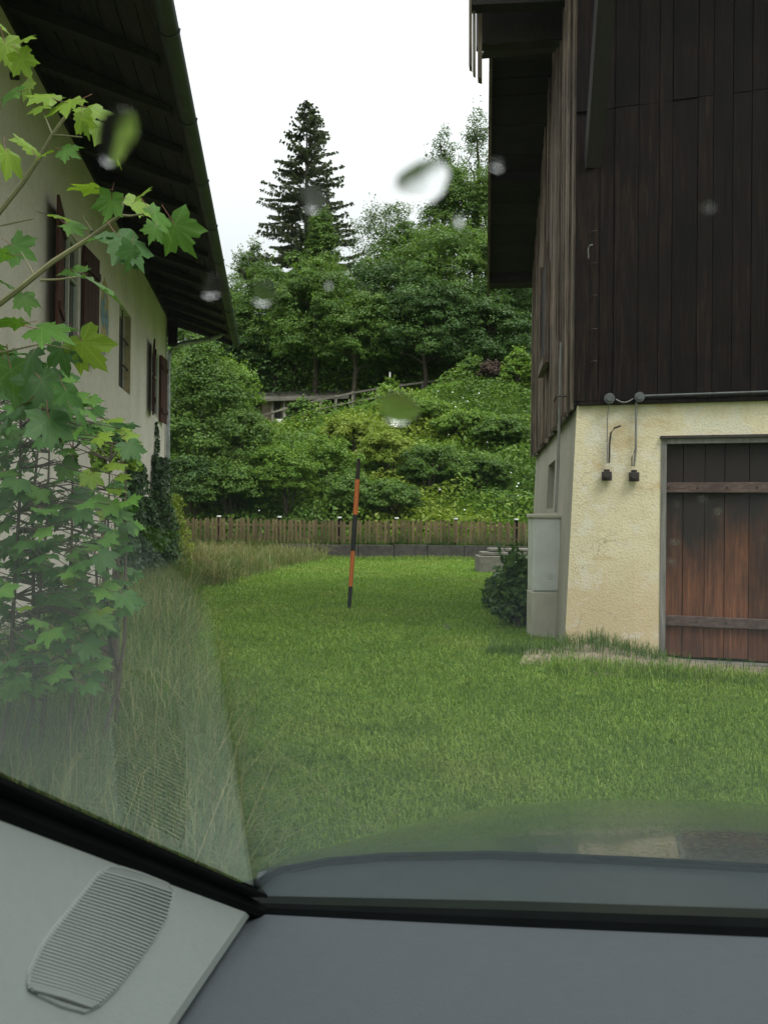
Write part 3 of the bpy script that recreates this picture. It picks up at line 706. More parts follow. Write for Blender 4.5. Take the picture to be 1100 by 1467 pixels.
# cross beam and hanging boards at the top of the overhang
for (y0, y1, d, x0, x1) in ((8, 62, 9.4, 684, 835), (-60, 6, 8.9, 676, 860)):
    a = P(x0, y1, d); b = P(x1, y1-8, d); c = P(x1, y0-8, d); e = P(x0, y0, d); k = Vector((0, .16, 0))
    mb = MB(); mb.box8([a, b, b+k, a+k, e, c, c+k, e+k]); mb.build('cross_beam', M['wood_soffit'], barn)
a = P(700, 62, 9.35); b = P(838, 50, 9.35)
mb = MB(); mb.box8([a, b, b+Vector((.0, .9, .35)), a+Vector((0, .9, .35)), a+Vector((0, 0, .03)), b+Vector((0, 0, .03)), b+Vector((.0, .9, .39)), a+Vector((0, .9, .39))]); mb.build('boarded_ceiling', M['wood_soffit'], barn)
for (x0, x1, y1, d) in ((671.5, 675.5, 92, 8.9), (677, 680.5, 101, 9.0), (684, 690, 110, 9.2)):
    a = P(x0, y1, d); b = P(x1, y1+2, d); c = P(x1, -60, d); e = P(x0, -60, d); k = Vector((.02, .12, 0))
    mb = MB(); mb.box8([a, b, b+k, a+k, e, c, c+k, e+k]); mb.build('hanging_board', M['wood_side'], barn)
# brace from the front wall up to the overhang
a = P(851, 240, 8.12); b = P(872, -40, 7.2); s_ = Vector((.17, .02, 0))
mb = MB(); mb.box8([a-s_*.5, a+s_*.5, a+s_*.5+Vector((0, .14, 0)), a-s_*.5+Vector((0, .14, 0)), b-s_*.5, b+s_*.5, b+s_*.5+Vector((0, .14, 0)), b-s_*.5+Vector((0, .14, 0))])
mb.build('brace', M['wood_soffit'], barn)
# door
fr = MB()
fbox(fr, du0, du0+.055, 0.0, dz1, -.16, .01); fbox(fr, du0+.055, du1, dz1-.05, dz1, -.16, .02)
door = fr.build('door', M['wood_frame'], barn)
mb = MB(); fbox(mb, du0-.01, du1, dz1+.004, dz1+.03, .0, .05); mb.build('lintel_drip', M['steel'], door)
u = du0+.06
for wd in (.165, .21, .19, .23, .2, .2, .22, .2, .2, .2):
    if u+wd > du1: break
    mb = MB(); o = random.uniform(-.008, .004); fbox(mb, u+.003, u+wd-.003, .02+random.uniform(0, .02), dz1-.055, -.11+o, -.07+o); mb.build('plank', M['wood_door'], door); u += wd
for y in (698, 891):
    z = fac(1000, y)[1]; mb = MB(); fbox(mb, du0+.02, du1-.2, z-.055, z+.05, -.06, -.02); mb.build('batten', M['wood_batten'], door, bevel=.006)
    mb = MB(); uu = du0+.08
    for k in range(5): mb.disc(FB(uu+k*.28, z+.0, -.02), NF, .012, .008, 8)
    mb.build('nail_heads', M['steel'], door)
# iron hooks, cable, junction boxes and sockets
hk = []
for y in (332, 378, 424, 472, 518):
    u, z = fac(851, y, .07); mb = MB(); mb.tube([FB(u-.03, z, .06), FB(u, z+.004, .1), FB(u+.03, z-.002, .1)], .006, 6); mb.build('hook', M['steel'], barn)
u, z = fac(843, 358, .07); mb = MB(); mb.tube([FB(u, z-.09, .08), FB(u-.005, z-.0, .1), FB(u+.01, z+.04, .1), FB(u+.04, z+.05, .08)], .007, 6); mb.build('iron_strap', M['conduit'], barn)
for (px, py, r) in ((873, 571, .055), (916, 569, .052)):
    u, z = fac(px, py, .09); mb = MB(); mb.disc(FB(u, z, .07), NF, r, .05, 20); mb.disc(FB(u, z, .12), NF, r*.6, .012, 16); mb.build('junction_box', M['dull_metal'], barn, bevel=.004)
u0, z0 = fac(882, 572, .1); u1, z1 = fac(907, 571, .1)
mb = MB(); mb.tube([FB(u0+(u1-u0)*k/6, z0+(z1-z0)*k/6-.035*math.sin(math.pi*k/6), .1) for k in range(7)], .008, 6); mb.build('cable', M['conduit'], barn)
u0, z0 = fac(924, 567, .1); mb = MB(); mb.tube([FB(u0, z0, .1), FB(5.4, z0+.02, .1)], .013, 8); mb.build('conduit', M['dull_metal'], barn)
def pipe(pts, r, mat='conduit', o=.06):
    mb = MB(); mb.tube([FB(*fac(x, y, o), o) for x, y in pts], r, 8); mb.build('conduit', M[mat], barn, smooth=True)
pipe([(911.5, 576), (911, 600), (910.5, 645), (908, 668)], .012)
pipe([(909, 645), (905, 655), (905, 668)], .006, 'steel')
pipe([(872, 578), (870, 600), (869.5, 634)], .006)
pipe([(872.5, 663), (873, 635), (875, 620), (880, 613), (889, 610)], .010, 'steel')
pipe([(869.5, 663), (870, 635)], .007)
for (px, py) in ((869, 681), (908, 682)):
    u, z = fac(px, py, .06); mb = MB(); fbox(mb, u-.052, u+.052, z-.055, z+.04, .035, .085); fbox(mb, u-.03, u+.03, z+.04, z+.065, .04, .075)
    so = mb.build('socket', M['steel'], barn, bevel=.006)
    mb = MB(); mb.disc(FB(u, z-.005, .085), NF, .036, .03, 18); mb.disc(FB(u, z-.005, .115), NF, .022, .01, 14); mb.build('socket_lid', M['steel'], so)
# pipe and clamp on the side wall
v, z = sid(812, 600, .2)
mb = MB(); mb.tube([SB(.25, 1.52, .19), SB(.25, 2.0, .17), SB(.25, 3.4, .15)], .016, 8); mb.build('side_conduit', M['conduit'], barn, smooth=True)
mb = MB(); mb.tube([SB(.1, 2.78, .1), SB(.1, 2.78, .2), SB(.45, 2.78, .2)], .012, 6); mb.build('pipe_clamp', M['steel'], barn)
# worn slab in front of the door
mb = MB(); u0 = fac(960, 950)[0]; fbox(mb, u0, 3.3, -.06, .012, -.05, .10); tag(mb.build('door_slab', M['stone'], None, bevel=.01), 'worn stone threshold slab lying before the brown barn door', 'stone slab')

# ------------------------------------------------------------------ utility cabinet
cab = empty('utility_cabinet', P(788, 905, 9.3), 'pale grey utility cabinet on a plinth against the barn corner', 'utility cabinet')
a = P(764, 742, 9.3); b = P(806.5, 742, 9.3); zc = P(788, 848, 9.3).z; zt = a.z
def cb(name, x0, x1, y0, y1, z0, z1, m, par=cab, bev=.008):
    mb = MB(); mb.box((x0, y0, z0), (x1-x0, 0, 0), (0, y1-y0, 0), (0, 0, z1-z0)); return mb.build(name, M[m], par, bevel=bev)
yb = a.y
cb('housing', a.x, b.x-.02, yb, yb+.34, zc, zt, 'cabinet')
dr = cb('door', a.x+.018, b.x-.035, yb-.012, yb-.001, zc+.02, zt-.02, 'cabinet', bev=.004)
cb('lock', a.x+.17, a.x+.19, yb-.02, yb-.013, zc+.16, zc+.19, 'white', dr, .002)
cb('roof_cap', a.x-.02, b.x, yb-.03, yb+.36, zt+.001, zt+.05, 'cabinet_low', bev=.012)
cb('plinth', a.x-.01, b.x-.01, yb-.008, yb+.33, -.05, zc-.004, 'cabinet_low')
# slim pipe at the far barn corner
fp = P(759, 690, 14.9)
# white marker post beyond the barn
mb = MB(); t = P(765.5, 455, 30); bpt = P(765.5, 600, 30); mb.tube([bpt, t], .05, 10); mb.tube([t, t+Vector((0, 0, .12))], .09, 10)
tag(mb.build('white_post', M['white'], None), 'thin white post with a cap rising just beyond the barn wall', 'post')

# ------------------------------------------------------------------ snow pole
pb = P(500, 876, 11.9); pb.z = terrain(pb.x, pb.y)-.02; pt = P(514, 657, 11.9)
pole = empty('snow_pole', pb, 'leaning snow marker pole in orange and black bands, on the lawn', 'marker pole')
def band(y0, y1, m, r0, r1):
    def at(y): k = (876-y)/(876-657); return pb.lerp(pt, k)
    mb = MB(); mb.tube([at(y0), at(y1)], [r0, r1], 12); mb.build('orange_band' if m == 'orange' else 'dark_band', M[m], pole, smooth=True)
band(880, 842, 'black', .030, .032); band(842, 790.5, 'orange', .033, .035); band(790.5, 738, 'black', .035, .037); band(738, 687, 'orange', .038, .037); band(687, 657, 'steel', .034, .028)

# ------------------------------------------------------------------ picket fence on a low wall
FY = 26.4
fence = empty('picket_fence', (-1, FY, .5), 'brown wooden picket fence with white capped posts across the far lawn', 'fence')
x0 = P(236, 745, FY).x; x1 = P(772, 745, FY).x
pk = MB(); pk.add([(-.045, -.012, .56), (.045, -.012, .56), (.045, -.012, 1.29), (0, -.012, 1.35), (-.045, -.012, 1.29),
                   (-.045, .012, .56), (.045, .012, .56), (.045, .012, 1.29), (0, .012, 1.35), (-.045, .012, 1.29)],
                  [(0,1,2,3,4), (9,8,7,6,5), (0,1,6,5), (1,2,7,6), (2,3,8,7), (3,4,9,8), (4,0,5,9)])
first = None; x = x0
while x < x1:
    z = random.uniform(-.03, .02)+.02*math.sin(x)-.012*(x+1)*0
    if first is None: first = pk.build('picket', M['picket'], None); first.parent = fence; o = first
    else: o = first.copy(); COL.objects.link(o)
    o.location = Vector((x, FY-.03, z)) - ORG[fence.name]; o.rotation_euler = (random.uniform(-.03, .03), random.uniform(-.035, .035), random.uniform(-.1, .1)); x += .138
for z in (.72, 1.12):
    mb = MB(); mb.box((x0-.1, FY-.015, z-.035), (x1-x0+.2, 0, 0), (0, .045, 0), (0, 0, .07)); mb.build('rail', M['picket'], fence)
for px in (313, 400, 486, 568, 653, 740):
    X = P(px, 745, FY).x; mb = MB(); mb.box((X-.05, FY+.035, 0), (.1, 0, 0), (0, .1, 0), (0, 0, 1.38)); po = mb.build('post', M['wood_dark'], fence)
    mb = MB(); mb.disc((X, FY+.085, 1.385), (0, 0, 1), .075, .05, 12); mb.build('post_cap', M['white'], po)
lw = empty('low_wall', (0, FY, 0), 'low dark concrete wall below the picket fence at the lawn edge', 'wall')
x = P(405, 790, FY).x; xe = P(775, 790, FY).x
while x < xe:
    wd = random.uniform(1.05, 1.5); mb = MB(); mb.box((x+.01, FY-.22+random.uniform(-.015, .015), -.1), (wd-.02, 0, 0), (0, .2, 0), (0, 0, .58+random.uniform(-.02, .02))); mb.build('concrete_panel', M['concrete'], lw, bevel=.015); x += wd
# stacked slabs by the barn
slabs = [((686, 762), 797, 808, 20.5, .9, 'long bottom slab of the stone stack beyond the barn corner'),
         ((690, 728), 791, 796, 20.7, .6, 'left thin slab in the middle of the stone stack'),
         ((731, 764), 791.5, 796, 20.7, .6, 'right thin slab in the middle of the stone stack'),
         ((701, 722), 785.5, 790, 20.8, .5, 'small left slab on top of the stone stack'),
         ((726, 760), 786, 790.5, 20.8, .5, 'longer right slab on top of the stone stack')]
for (xa, xb), ya, yb_, d, dep, lab in slabs:
    a = P(xa, ya, d); b = P(xb, yb_, d); zb = b.z if ya < 797 else -.05
    if ya >= 797: zb = -.02
    mb = MB(); mb.box((a.x, a.y, zb), (b.x-a.x, 0, 0), (0, dep, 0), (0, 0, a.z-zb)); tag(mb.build('stone_slab', M['stone'], None, bevel=.015), lab, 'stone slab', 'stone slabs stacked by the barn')

# ------------------------------------------------------------------ path railing and hut on the hillside
rail_px = [(366, 599, 40.6), (390, 592, 41.2), (407, 587, 41.6), (434, 580, 42.2), (459, 574, 42.7), (481, 569, 43.2), (505, 564, 43.7), (540, 558, 44.3), (575, 553, 44.8), (605, 549, 45.3), (634, 545.5, 45.8), (660, 542, 46.2)]
rl = empty('wooden_railing', P(500, 585, 43.5), 'grey timber railing climbing along the hillside path', 'railing')
rp_ = [P(*q) for q in rail_px]
for k in range(len(rp_)-1):
    for dz, h in ((0, .11), (-.5, .10)):
        a = rp_[k]+Vector((0, 0, dz)); b = rp_[k+1]+Vector((0, 0, dz)); mb = MB()
        mb.box8([a, b, b+Vector((0, .05, 0)), a+Vector((0, .05, 0)), a+Vector((0, 0, h)), b+Vector((0, 0, h)), b+Vector((0, .05, h)), a+Vector((0, .05, h))])
        mb.build('rail', M['grey_wood'], rl)
for k, p in enumerate(rp_):
    mb = MB(); mb.box((p.x-.07, p.y+.06, terrain(p.x, p.y)-.3), (.14, 0, 0), (0, .14, 0), (0, 0, max(.9, p.z+.16-terrain(p.x, p.y)+.3))); mb.build('post', M['grey_wood'], rl)
mb = MB(); p = P(395, 604, 41.1); mb.box((p.x, p.y, p.z-.16), (.38, 0, 0), (0, .02, 0), (0, 0, .3)); tag(mb.build('small_sign', M['white'], None), 'small white board hanging below the hillside railing by the hut', 'sign')
mb = MB(); p = P(558.5, 533, 44.2); mb.tube([p-Vector((0, 0, 1.2)), p], .05, 8); tag(mb.build('white_stake', M['white'], None), 'short white stake behind the sapling on the hillside path', 'stake')
hut = empty('hillside_hut', P(420, 600, 46), 'low dark timber hut with a flat mossy roof on the hillside', 'hut')
d = 45.6; a = P(352, 576, d); b = P(500, 571, d)
mb = MB(); k = Vector((0, 3.2, .9)); t = Vector((0, 0, .2))
mb.box8([a, b, b+k, a+k, a+t, b+t, b+k+t, a+k+t]); hr = mb.build('roof', M['grey_wood'], hut, bevel=.03)
gz = 5.6
xa = P(365, 590, d+.6).x; xb = P(470, 590, d+.6).x; x = xa
while x < xb:
    wd = random.uniform(.3, .45); mb = MB(); mb.box((x+.01, d+.6+random.uniform(0, .03), gz), (wd-.02, 0, 0), (0, .05, 0), (0, 0, P(400, 573, d).z+.15-gz)); mb.build('board', M['wood_soffit_l'] if random.random() < .6 else M['wood_side'], hut); x += wd
for px in (390, 407):
    X = P(px, 590, d+.3).x; mb = MB(); mb.box((X-.06, d+.3, gz), (.12, 0, 0), (0, .12, 0), (0, 0, P(px, 573, d).z+.05-gz)); mb.build('post', M['wood_frame'], hut)
mb = MB(); mb.box((xb, d+1.2, gz), (1.6, 0, 0), (0, .1, 0), (0, 0, 2.6)); mb.build('back_wall', M['dark'], hut)

# ================================================================== TREES ON THE HILL
spruce(440, 143, 178, 60, 'tall thin grey-green spruce rising above all the other trees')
g = 'trees on the wooded hillside'
TR = [
 (330, 405, 90, 52, 'dark', 'dark narrow tree just right of the farmhouse gutter end', 'egg', 9000, 60, .24, None),
 (362, 352, 95, 60, 'mid', 'feathery tree left of the tall spruce, top against the sky', 'egg', 5500, 60, .2, None),
 (462, 298, 88, 56, 'mid', 'pointed leafy tree in front of the tall spruce', 'cone', 8500, 80, .2, None),
 (395, 385, 130, 50, 'mid', 'round bushy tree below the left foot of the spruce', 'round', 12000, 80, .22, None),
 (455, 366, 140, 47, 'mid', 'broad bright green tree in the middle of the wooded hill', 'round', 15000, 95, .2, None),
 (553, 288, 110, 64, 'pale', 'thin-crowned pale tree right of the spruce, sky showing through', 'round', 4200, 60, .22, None),
 (585, 325, 130, 56, 'mid', 'rounded tree behind the centre of the wooded slope', 'round', 11000, 80, .22, None),
 (634, 172, 66, 58, 'pale', 'tall wispy tree left of the barn roof, reaching high', 'egg', 2600, 46, .2, None),
 (646, 232, 112, 57, 'mid', 'full green tree under the wispy one by the barn roof', 'egg', 11000, 90, .22, None),
 (684, 150, 62, 60, 'pale', 'loose pale tree half hidden behind the barn eave', 'egg', 2600, 46, .2, None),
 (702, 240, 110, 56, 'mid', 'green tree mostly hidden behind the barn soffit', 'egg', 9000, 80, .22, None),
 (560, 372, 150, 49, 'dark', 'dark spreading tree at the centre of the wooded hill', 'round', 14000, 95, .2, None),
 (648, 322, 165, 48, 'mid', 'large layered tree beside the barn eave', 'round', 16000, 100, .21, None),
 (735, 385, 140, 47, 'dark', 'dark tree under the barn eave end', 'round', 11000, 80, .21, None),
 (610, 405, 160, 45.5, 'dark', 'deep green beech overhanging the hillside railing', 'round', 15000, 90, .2, 552),
 (510, 415, 130, 45.6, 'mid', 'bushy tree directly above the railing and hut roof', 'round', 12000, 80, .19, 560),
 (700, 425, 140, 45, 'dark', 'dark overhanging tree between railing end and barn', 'round', 12000, 80, .2, 560),
 (425, 420, 120, 50, 'dark', 'shady dark tree right behind the hut roof', 'round', 11000, 80, .2, 562),
 (350, 440, 110, 50, 'dark', 'shadowed tree behind the large shrub and hut', 'round', 9000, 70, .2, None),
 (275, 430, 110, 50, 'mid', 'tree seen under the farmhouse eave beyond the downpipe', 'round', 8000, 70, .2, None),
]
for (px, top, wpx, d, mat, lab, shp, nl, ncl, lf, bot) in TR:
    tree(px, top, wpx, d, mat, lab, shp, 'broadleaf_tree', 'tree', nl, ncl, lf, bot, .25, g)
g = 'shrubs on the slope behind the picket fence'
SH = [
 (292, 496, 150, 30.5, 'mid', 'largest shrub, tall and rounded beside the farmhouse downpipe', 'egg', 24000, 150, .13, None),
 (335, 515, 76, 33, 'light', 'light upper bush leaning right of the largest shrub', 'round', 7000, 50, .13, 640),
 (347, 582, 110, 30, 'mid', 'low spreading bush under the hut, right of the largest shrub', 'round', 11000, 70, .12, None),
 (408, 636, 104, 29, 'light', 'light green bush with bare stems showing above the fence', 'round', 10000, 70, .11, 725),
 (374, 622, 46, 33, 'pale', 'small greyish bush below the white board', 'round', 3000, 30, .12, 690),
 (428, 573, 44, 40, 'mid', 'small bush growing through the railing near the hut', 'round', 2500, 24, .15, 625),
 (470, 628, 90, 31, 'light', 'yellowish bush left of the striped pole top', 'round', 7500, 60, .12, None),
 (508, 596, 100, 34, 'yellow', 'yellow-green bush behind the striped pole top', 'round', 7500, 60, .13, None),
 (560, 540, 30, 43, 'light', 'small bright sapling in front of the railing centre', 'egg', 1200, 16, .17, 600),
 (555, 618, 95, 32, 'yellow', 'yellow-green bush right of the striped pole', 'round', 8000, 60, .12, None),
 (600, 575, 100, 37, 'light', 'light bush below the middle of the railing', 'round', 7000, 60, .13, None),
 (615, 640, 90, 31, 'mid', 'green bush low on the slope right of centre', 'round', 8000, 60, .12, None),
 (676, 514, 50, 41, 'mid', 'upright green bush at the right end of the railing', 'egg', 3800, 34, .15, 620),
 (705, 520, 52, 40, 'red', 'dark reddish-purple bush near the barn wall', 'egg', 4200, 34, .15, 600),
 (744, 505, 60, 39, 'light', 'green bush touching the barn wall edge', 'egg', 5000, 40, .15, 640),
 (665, 590, 90, 35, 'light', 'rounded bush below the reddish-purple bush', 'round', 7000, 60, .13, None),
 (722, 600, 90, 34, 'mid', 'bush on the slope beside the grey barn wall', 'round', 7500, 60, .13, None),
 (690, 655, 100, 31, 'mid', 'low bush above the fence near the barn', 'round', 7500, 60, .12, None),
 (505, 680, 90, 29, 'mid', 'dark-based bush just behind the fence at the pole', 'round', 7000, 60, .11, None),
 (560, 690, 90, 29, 'mid', 'low green bush behind the fence right of the pole', 'round', 7000, 60, .11, None),
 (330, 660, 110, 28.7, 'mid', 'low bush behind the left end of the fence', 'round', 9000, 70, .11, None),
 (275, 650, 90, 28.6, 'dark', 'shaded bush between downpipe and fence', 'round', 8000, 70, .11, None),
]
for (px, top, wpx, d, mat, lab, shp, nl, ncl, lf, bot) in SH:
    tree(px, top, wpx, d, mat, lab, shp, 'shrub', 'shrub', nl, ncl, lf, bot, .3, g, flat=.75)
# ground cover on the slope and the forest floor
def cover(name, n, xr, yr, hmax, leaf, mats, fr=2.0):
    x = RNG.uniform(*xr, n); y = RNG.uniform(*yr, n)
    k = (np.sin(x*1.7+np.sin(y*1.3)*2)+np.sin(y*2.1+np.sin(x*.9)*2)+2)/4
    h = RNG.uniform(0, 1, n)*hmax*(.35+.9*k)
    pos = gpts(x, y); pos[:, 2] += h
    nr = RNG.normal(size=(n, 3))*.6+np.array([0, -.25, .9]); tone = np.clip(k*.5+RNG.uniform(0, .5, n), 0, 1)
    s = RNG.uniform(.45, 1.0, n)**2*1.7*leaf
    which = (np.sin(x*.7+1)+np.sin(y*.9+x*.4)+RNG.normal(size=n)*.5)
    cuts = np.quantile(which, np.linspace(0, 1, len(mats)+1)[1:-1]) if len(mats) > 1 else []
    cid = np.digitize(which, cuts)
    for i, mt in enumerate(mats):
        s_ = cid == i
        o = link(name, leaves_mesh(name, pos[s_], nr[s_], s[s_], s[s_]*.55, tone[s_]), None, LM[mt])
        tag(o, {'mid': 'mid green leafy undergrowth covering the slope behind the fence' if name[0] == 's' else 'mid green brush along the foot of the wooded hill', 'light': 'light green weeds covering patches of the slope behind the fence', 'yellow': 'yellow-green flowering weeds on the slope behind the fence', 'dark': 'dark undergrowth under the trees of the wooded hill'}[mt], 'undergrowth', kind='stuff')
cover('slope_undergrowth', 110000, (-13, 10), (27.4, 40.2), 1.0, .15, ['mid', 'light', 'yellow'])
cover('forest_edge', 46000, (-20, 14), (45.6, 57), 5.0, .22, ['mid', 'dark'])
cover('forest_undergrowth', 26000, (-26, 22), (45, 72), .7, .3, ['dark'])
n = 80; x = RNG.uniform(-7, 8, n); y = RNG.uniform(28, 40, n); pos = gpts(x, y, .75)
me = leaves_mesh('umbels', pos, RNG.normal(size=(n, 3))*.2+np.array([0, -.6, .7]), .08, .07, RNG.uniform(0, 1, n)); tag(link('white_umbels', me, None, M['white']), 'scattered white flower heads above the slope weeds', 'wildflowers', kind='stuff')

# ================================================================== LAWN AND GRASSES
n = 420000
u = RNG.uniform(0, 1, n); y = 1.9*np.exp(u*math.log(26.1/1.9)); x = RNG.uniform(-.62, .62, n)*y
keep = ~((x > 1.9+(y-8.2)*.13) & (y > 8.0)) & ~((x > 2.0) & (y > 7.0+(3.6-x)*.1) & (y < 9.5)) & (x > -4.5-.1445*(y-17)) 
x, y = x[keep], y[keep]
pts = gpts(x, y, -.005); hh = RNG.uniform(.02, .055, len(x))*(1+.015*y)
blades('lawn_grass', pts, hh, .0022+.001*y, .6, 'lawn', 'short green mown grass of the lawn between the two buildings', 'grass')
# clover leaves sprinkled through the lawn
n = 12000; u = RNG.uniform(0, 1, n); y = 2.0*np.exp(u*math.log(20/2.0)); x = RNG.uniform(-.4, .5, n)*y
keep = ~((x > 1.8) & (y > 6.8)); x, y = x[keep], y[keep]
pos = gpts(x, y, .035); s = (.007+.0016*y)*RNG.uniform(.6, 1.2, len(x))
tag(link('clover', leaves_mesh('clover', pos, RNG.normal(size=(len(x), 3))*.35+np.array([0, 0, 1]), s, s*.9, RNG.uniform(0, 1, len(x))), None, LM['lawn']), 'clover leaves sprinkled through the lawn', 'clover', kind='stuff')
# dry mound in front of the fence, left
def region(n, pxr, dr, fn):
    d = RNG.uniform(*dr, n); px = RNG.uniform(*pxr, n); x = (px-550)/F*d; k = fn(px, d, x); return x[k], d[k]
x, y = region(26000, (232, 470), (15.5, 26.0), lambda px, d, x: px < 465-(26-d)*15+RNG.normal(size=len(d))*14)
blades('dry_grass', gpts(x, y), RNG.uniform(.25, .85, len(x))*(.65+.45*np.sin(x*2.1+np.sin(y*1.7)*2)), .010, .75, 'dry', 'tall drying grass mound before the left end of the fence', 'grass')
x, y = region(14000, (225, 470), (15.5, 26.0), lambda px, d, x: px < 455-(26-d)*15+RNG.normal(size=len(d))*18)
blades('mound_weeds', gpts(x, y), RNG.uniform(.2, .55, len(x)), .013, .5, 'tall', 'green weeds mixed into the drying grass mound', 'weeds')
# long rank grass along the farmhouse, near left
x, y = region(30000, (-120, 330), (1.9, 6.5), lambda px, d, x: px < 355-(d-1.9)*22+RNG.normal(size=len(d))*22)
blades('tall_grass', gpts(x, y), RNG.uniform(.18, .6, len(x))*(.7+.08*y), RNG.uniform(.0025, .0075, len(x)), .9, 'tall', 'long unmown grass at the left between car and farmhouse', 'grass')
x, y = region(4500, (-120, 400), (2.0, 7.5), lambda px, d, x: px < 375-(d-1.9)*22+RNG.normal(size=len(d))*28)
blades('seed_stalks', gpts(x, y), RNG.uniform(.45, .85, len(x)), .0022, .8, 'dry', 'pale seed stalks arching above the long grass at left', 'grass stalks')
x, y = region(26000, (60, 330), (6.5, 16), lambda px, d, x: (px < 262-(16-d)*1+RNG.normal(size=len(d))*16))
blades('verge_grass', gpts(x, y), RNG.uniform(.25, .7, len(x)), .010, .55, 'tall', 'tall weedy grass verge along the farmhouse wall', 'grass')
x, y = region(6000, (150, 290), (6.5, 16), lambda px, d, x: (px < 262+RNG.normal(size=len(d))*16))
blades('verge_stalks', gpts(x, y), RNG.uniform(.35, .8, len(x)), .006, .6, 'dry', 'straw coloured stalks leaning over the farmhouse verge', 'grass stalks')
# weeds along fence foot and in the pickets
x = RNG.uniform(-7, 5, 9000); y = RNG.uniform(26.3, 27.0, 9000)
blades('fence_weeds', gpts(x, y, .0), RNG.uniform(.4, 1.3, 9000)*(.6+.4*np.sin(x*2.3)**2), .016, .3, 'tall', 'weeds growing up through the picket fence', 'weeds')
x = RNG.uniform(-4.5, 4.5, 3500); y = RNG.uniform(25.6, 26.2, 3500)
blades('wall_foot_grass', gpts(x, y, .0), RNG.uniform(.05, .2, 3500), .012, .4, 'lawn', 'grass tufts at the foot of the low concrete wall', 'grass')
# bare earth by the barn door and sparse weeds on it
V = []; n = 40
q = [fac(px, py) for px, py in ()]
pa = []
for k in range(n+1):
    u = -.5+5.5*k/n; w_ = 1.0+.14*math.sin(u*3)+.08*math.sin(u*7.3)+random.uniform(-.03, .03)
    for j in range(4):
        p = FB(u, 0, -.02+w_*j/3); pa.append((p.x, p.y, terrain(p.x, p.y)+.006+.02*math.sin(j*1.05)))
Fq = [(k*4+j, k*4+j+1, k*4+j+5, k*4+j+4) for k in range(n) for j in range(3)]
tag(link('bare_earth', npmesh('bare_earth', pa, Fq, True), None, M['dirt']), kind='structure')
n = 900; u = RNG.uniform(-.4, 4, n); o = RNG.uniform(.03, .9, n)**.8
x = BC.x+UF.x*u+NF.x*o; y = BC.y+UF.y*u+NF.y*o
blades('earth_weeds', gpts(x, y, .01), RNG.uniform(.04, .14, n), .006, .6, 'tall', 'sparse weeds on the sandy earth by the barn door', 'weeds')
n = 5200; u = RNG.uniform(-.2, 4.2, n); o = RNG.normal(size=n)*.12+1.0
x = BC.x+UF.x*u+NF.x*o; y = BC.y+UF.y*u+NF.y*o
blades('bright_grass_strip', gpts(x, y, .0), RNG.uniform(.06, .16, n), .007, .6, 'lawn', 'lush bright grass strip in front of the barn door', 'grass')
n = 1300; u = RNG.uniform(-.9, .9, n); o = RNG.uniform(.0, .5, n); x = BC.x+UF.x*u+NF.x*o; y = BC.y+UF.y*u+NF.y*o
blades('corner_weeds', gpts(x, y, .0), RNG.uniform(.05, .2, n), .006, .6, 'tall', 'short weeds round the foot of the barn corner and cabinet', 'weeds')

# dark leafy plants left of the cabinet
for (px, top, wpx, d, mat, lab, nl, lf) in (
    (735, 800, 62, 12.2, 'dark', 'dark nettle clump left of the utility cabinet', 2600, .13),
    (742, 845, 56, 10.3, 'dark', 'low dark leafy weed at the cabinet foot', 2600, .08),
    (712, 822, 40, 12.6, 'dark', 'leafy weed at the left side of the dark nettle clump', 1600, .09)):
    tree(px, top, wpx, d, mat, lab, 'round', 'weed_clump', 'weed', nl, 36, lf, None, .34, 'weeds by the utility cabinet', flat=.8, trunk_r=.01)
# broad dock leaves
dk = empty('dock_plant', P(722, 890, 10.4), 'broad-leaved dock plant growing low beside the utility cabinet', 'weed')
for k in range(7):
    a = k*.9+.3; L = random.uniform(.22, .34); mb = MB(); b = ORG[dk.name]; V = []; 
    dv = Vector((math.cos(a), math.sin(a), 0)); sv = Vector((-dv.y, dv.x, 0))
    for i in range(6):
        t = i/5; wv = .055*math.sin(math.pi*min(1, t*.92+.05))+.002; p = b+dv*L*t*.8+Vector((0, 0, L*(t*1.0-.55*t*t)))
        V += [p-sv*wv+Vector((0, 0, .012)), p, p+sv*wv+Vector((0, 0, .012))]
    mb.add(V, [(i*3+j, i*3+j+1, i*3+j+4, i*3+j+3) for i in range(5) for j in range(2)]); mb.build('leaf', LM['maple'], dk, smooth=True)

# ------------------------------------------------------------------ ivy and creepers on the farmhouse corner
def ivy(name, lab, boxes, mat, leaf, n, cat='ivy'):
    pos = []; nr = []
    for (Y0, Y1, z0, z1, o1, share) in boxes:
        k = int(n*share); Y = RNG.uniform(Y0, Y1, k); t = RNG.uniform(0, 1, k)**1.1; z = z0+(z1-z0)*t
        c = (Y0+Y1)/2; Y = c+(Y-c)*(1-.55*t); o = RNG.uniform(.01, 1, k)*o1*(1-.6*t)*(.55+.45*np.sin(Y*5+z*4)); o = np.abs(o)+.02
        b = np.array([LW(a, b_, c_) for a, b_, c_ in zip(Y, z, o)]); pos.append(b)
        nr.append(RNG.normal(size=(k, 3))*.5+np.array([.9, -.3, .35]))
    pos = np.concatenate(pos); nr = np.concatenate(nr); s = RNG.uniform(.6, 1.3, len(pos))*leaf
    o = link(name, leaves_mesh(name, pos, nr, s, s*.8, RNG.uniform(0, 1, len(pos))), None, LM[mat]); tag(o, lab, cat, kind=None); return o
ivy('ivy', 'dark ivy mass climbing the farmhouse wall below the middle window', [(11.7, 14.0, 0, 2.35, .35, .6), (13.2, 15.4, 0, 1.7, .5, .4)], 'ivy', .085, 7000)
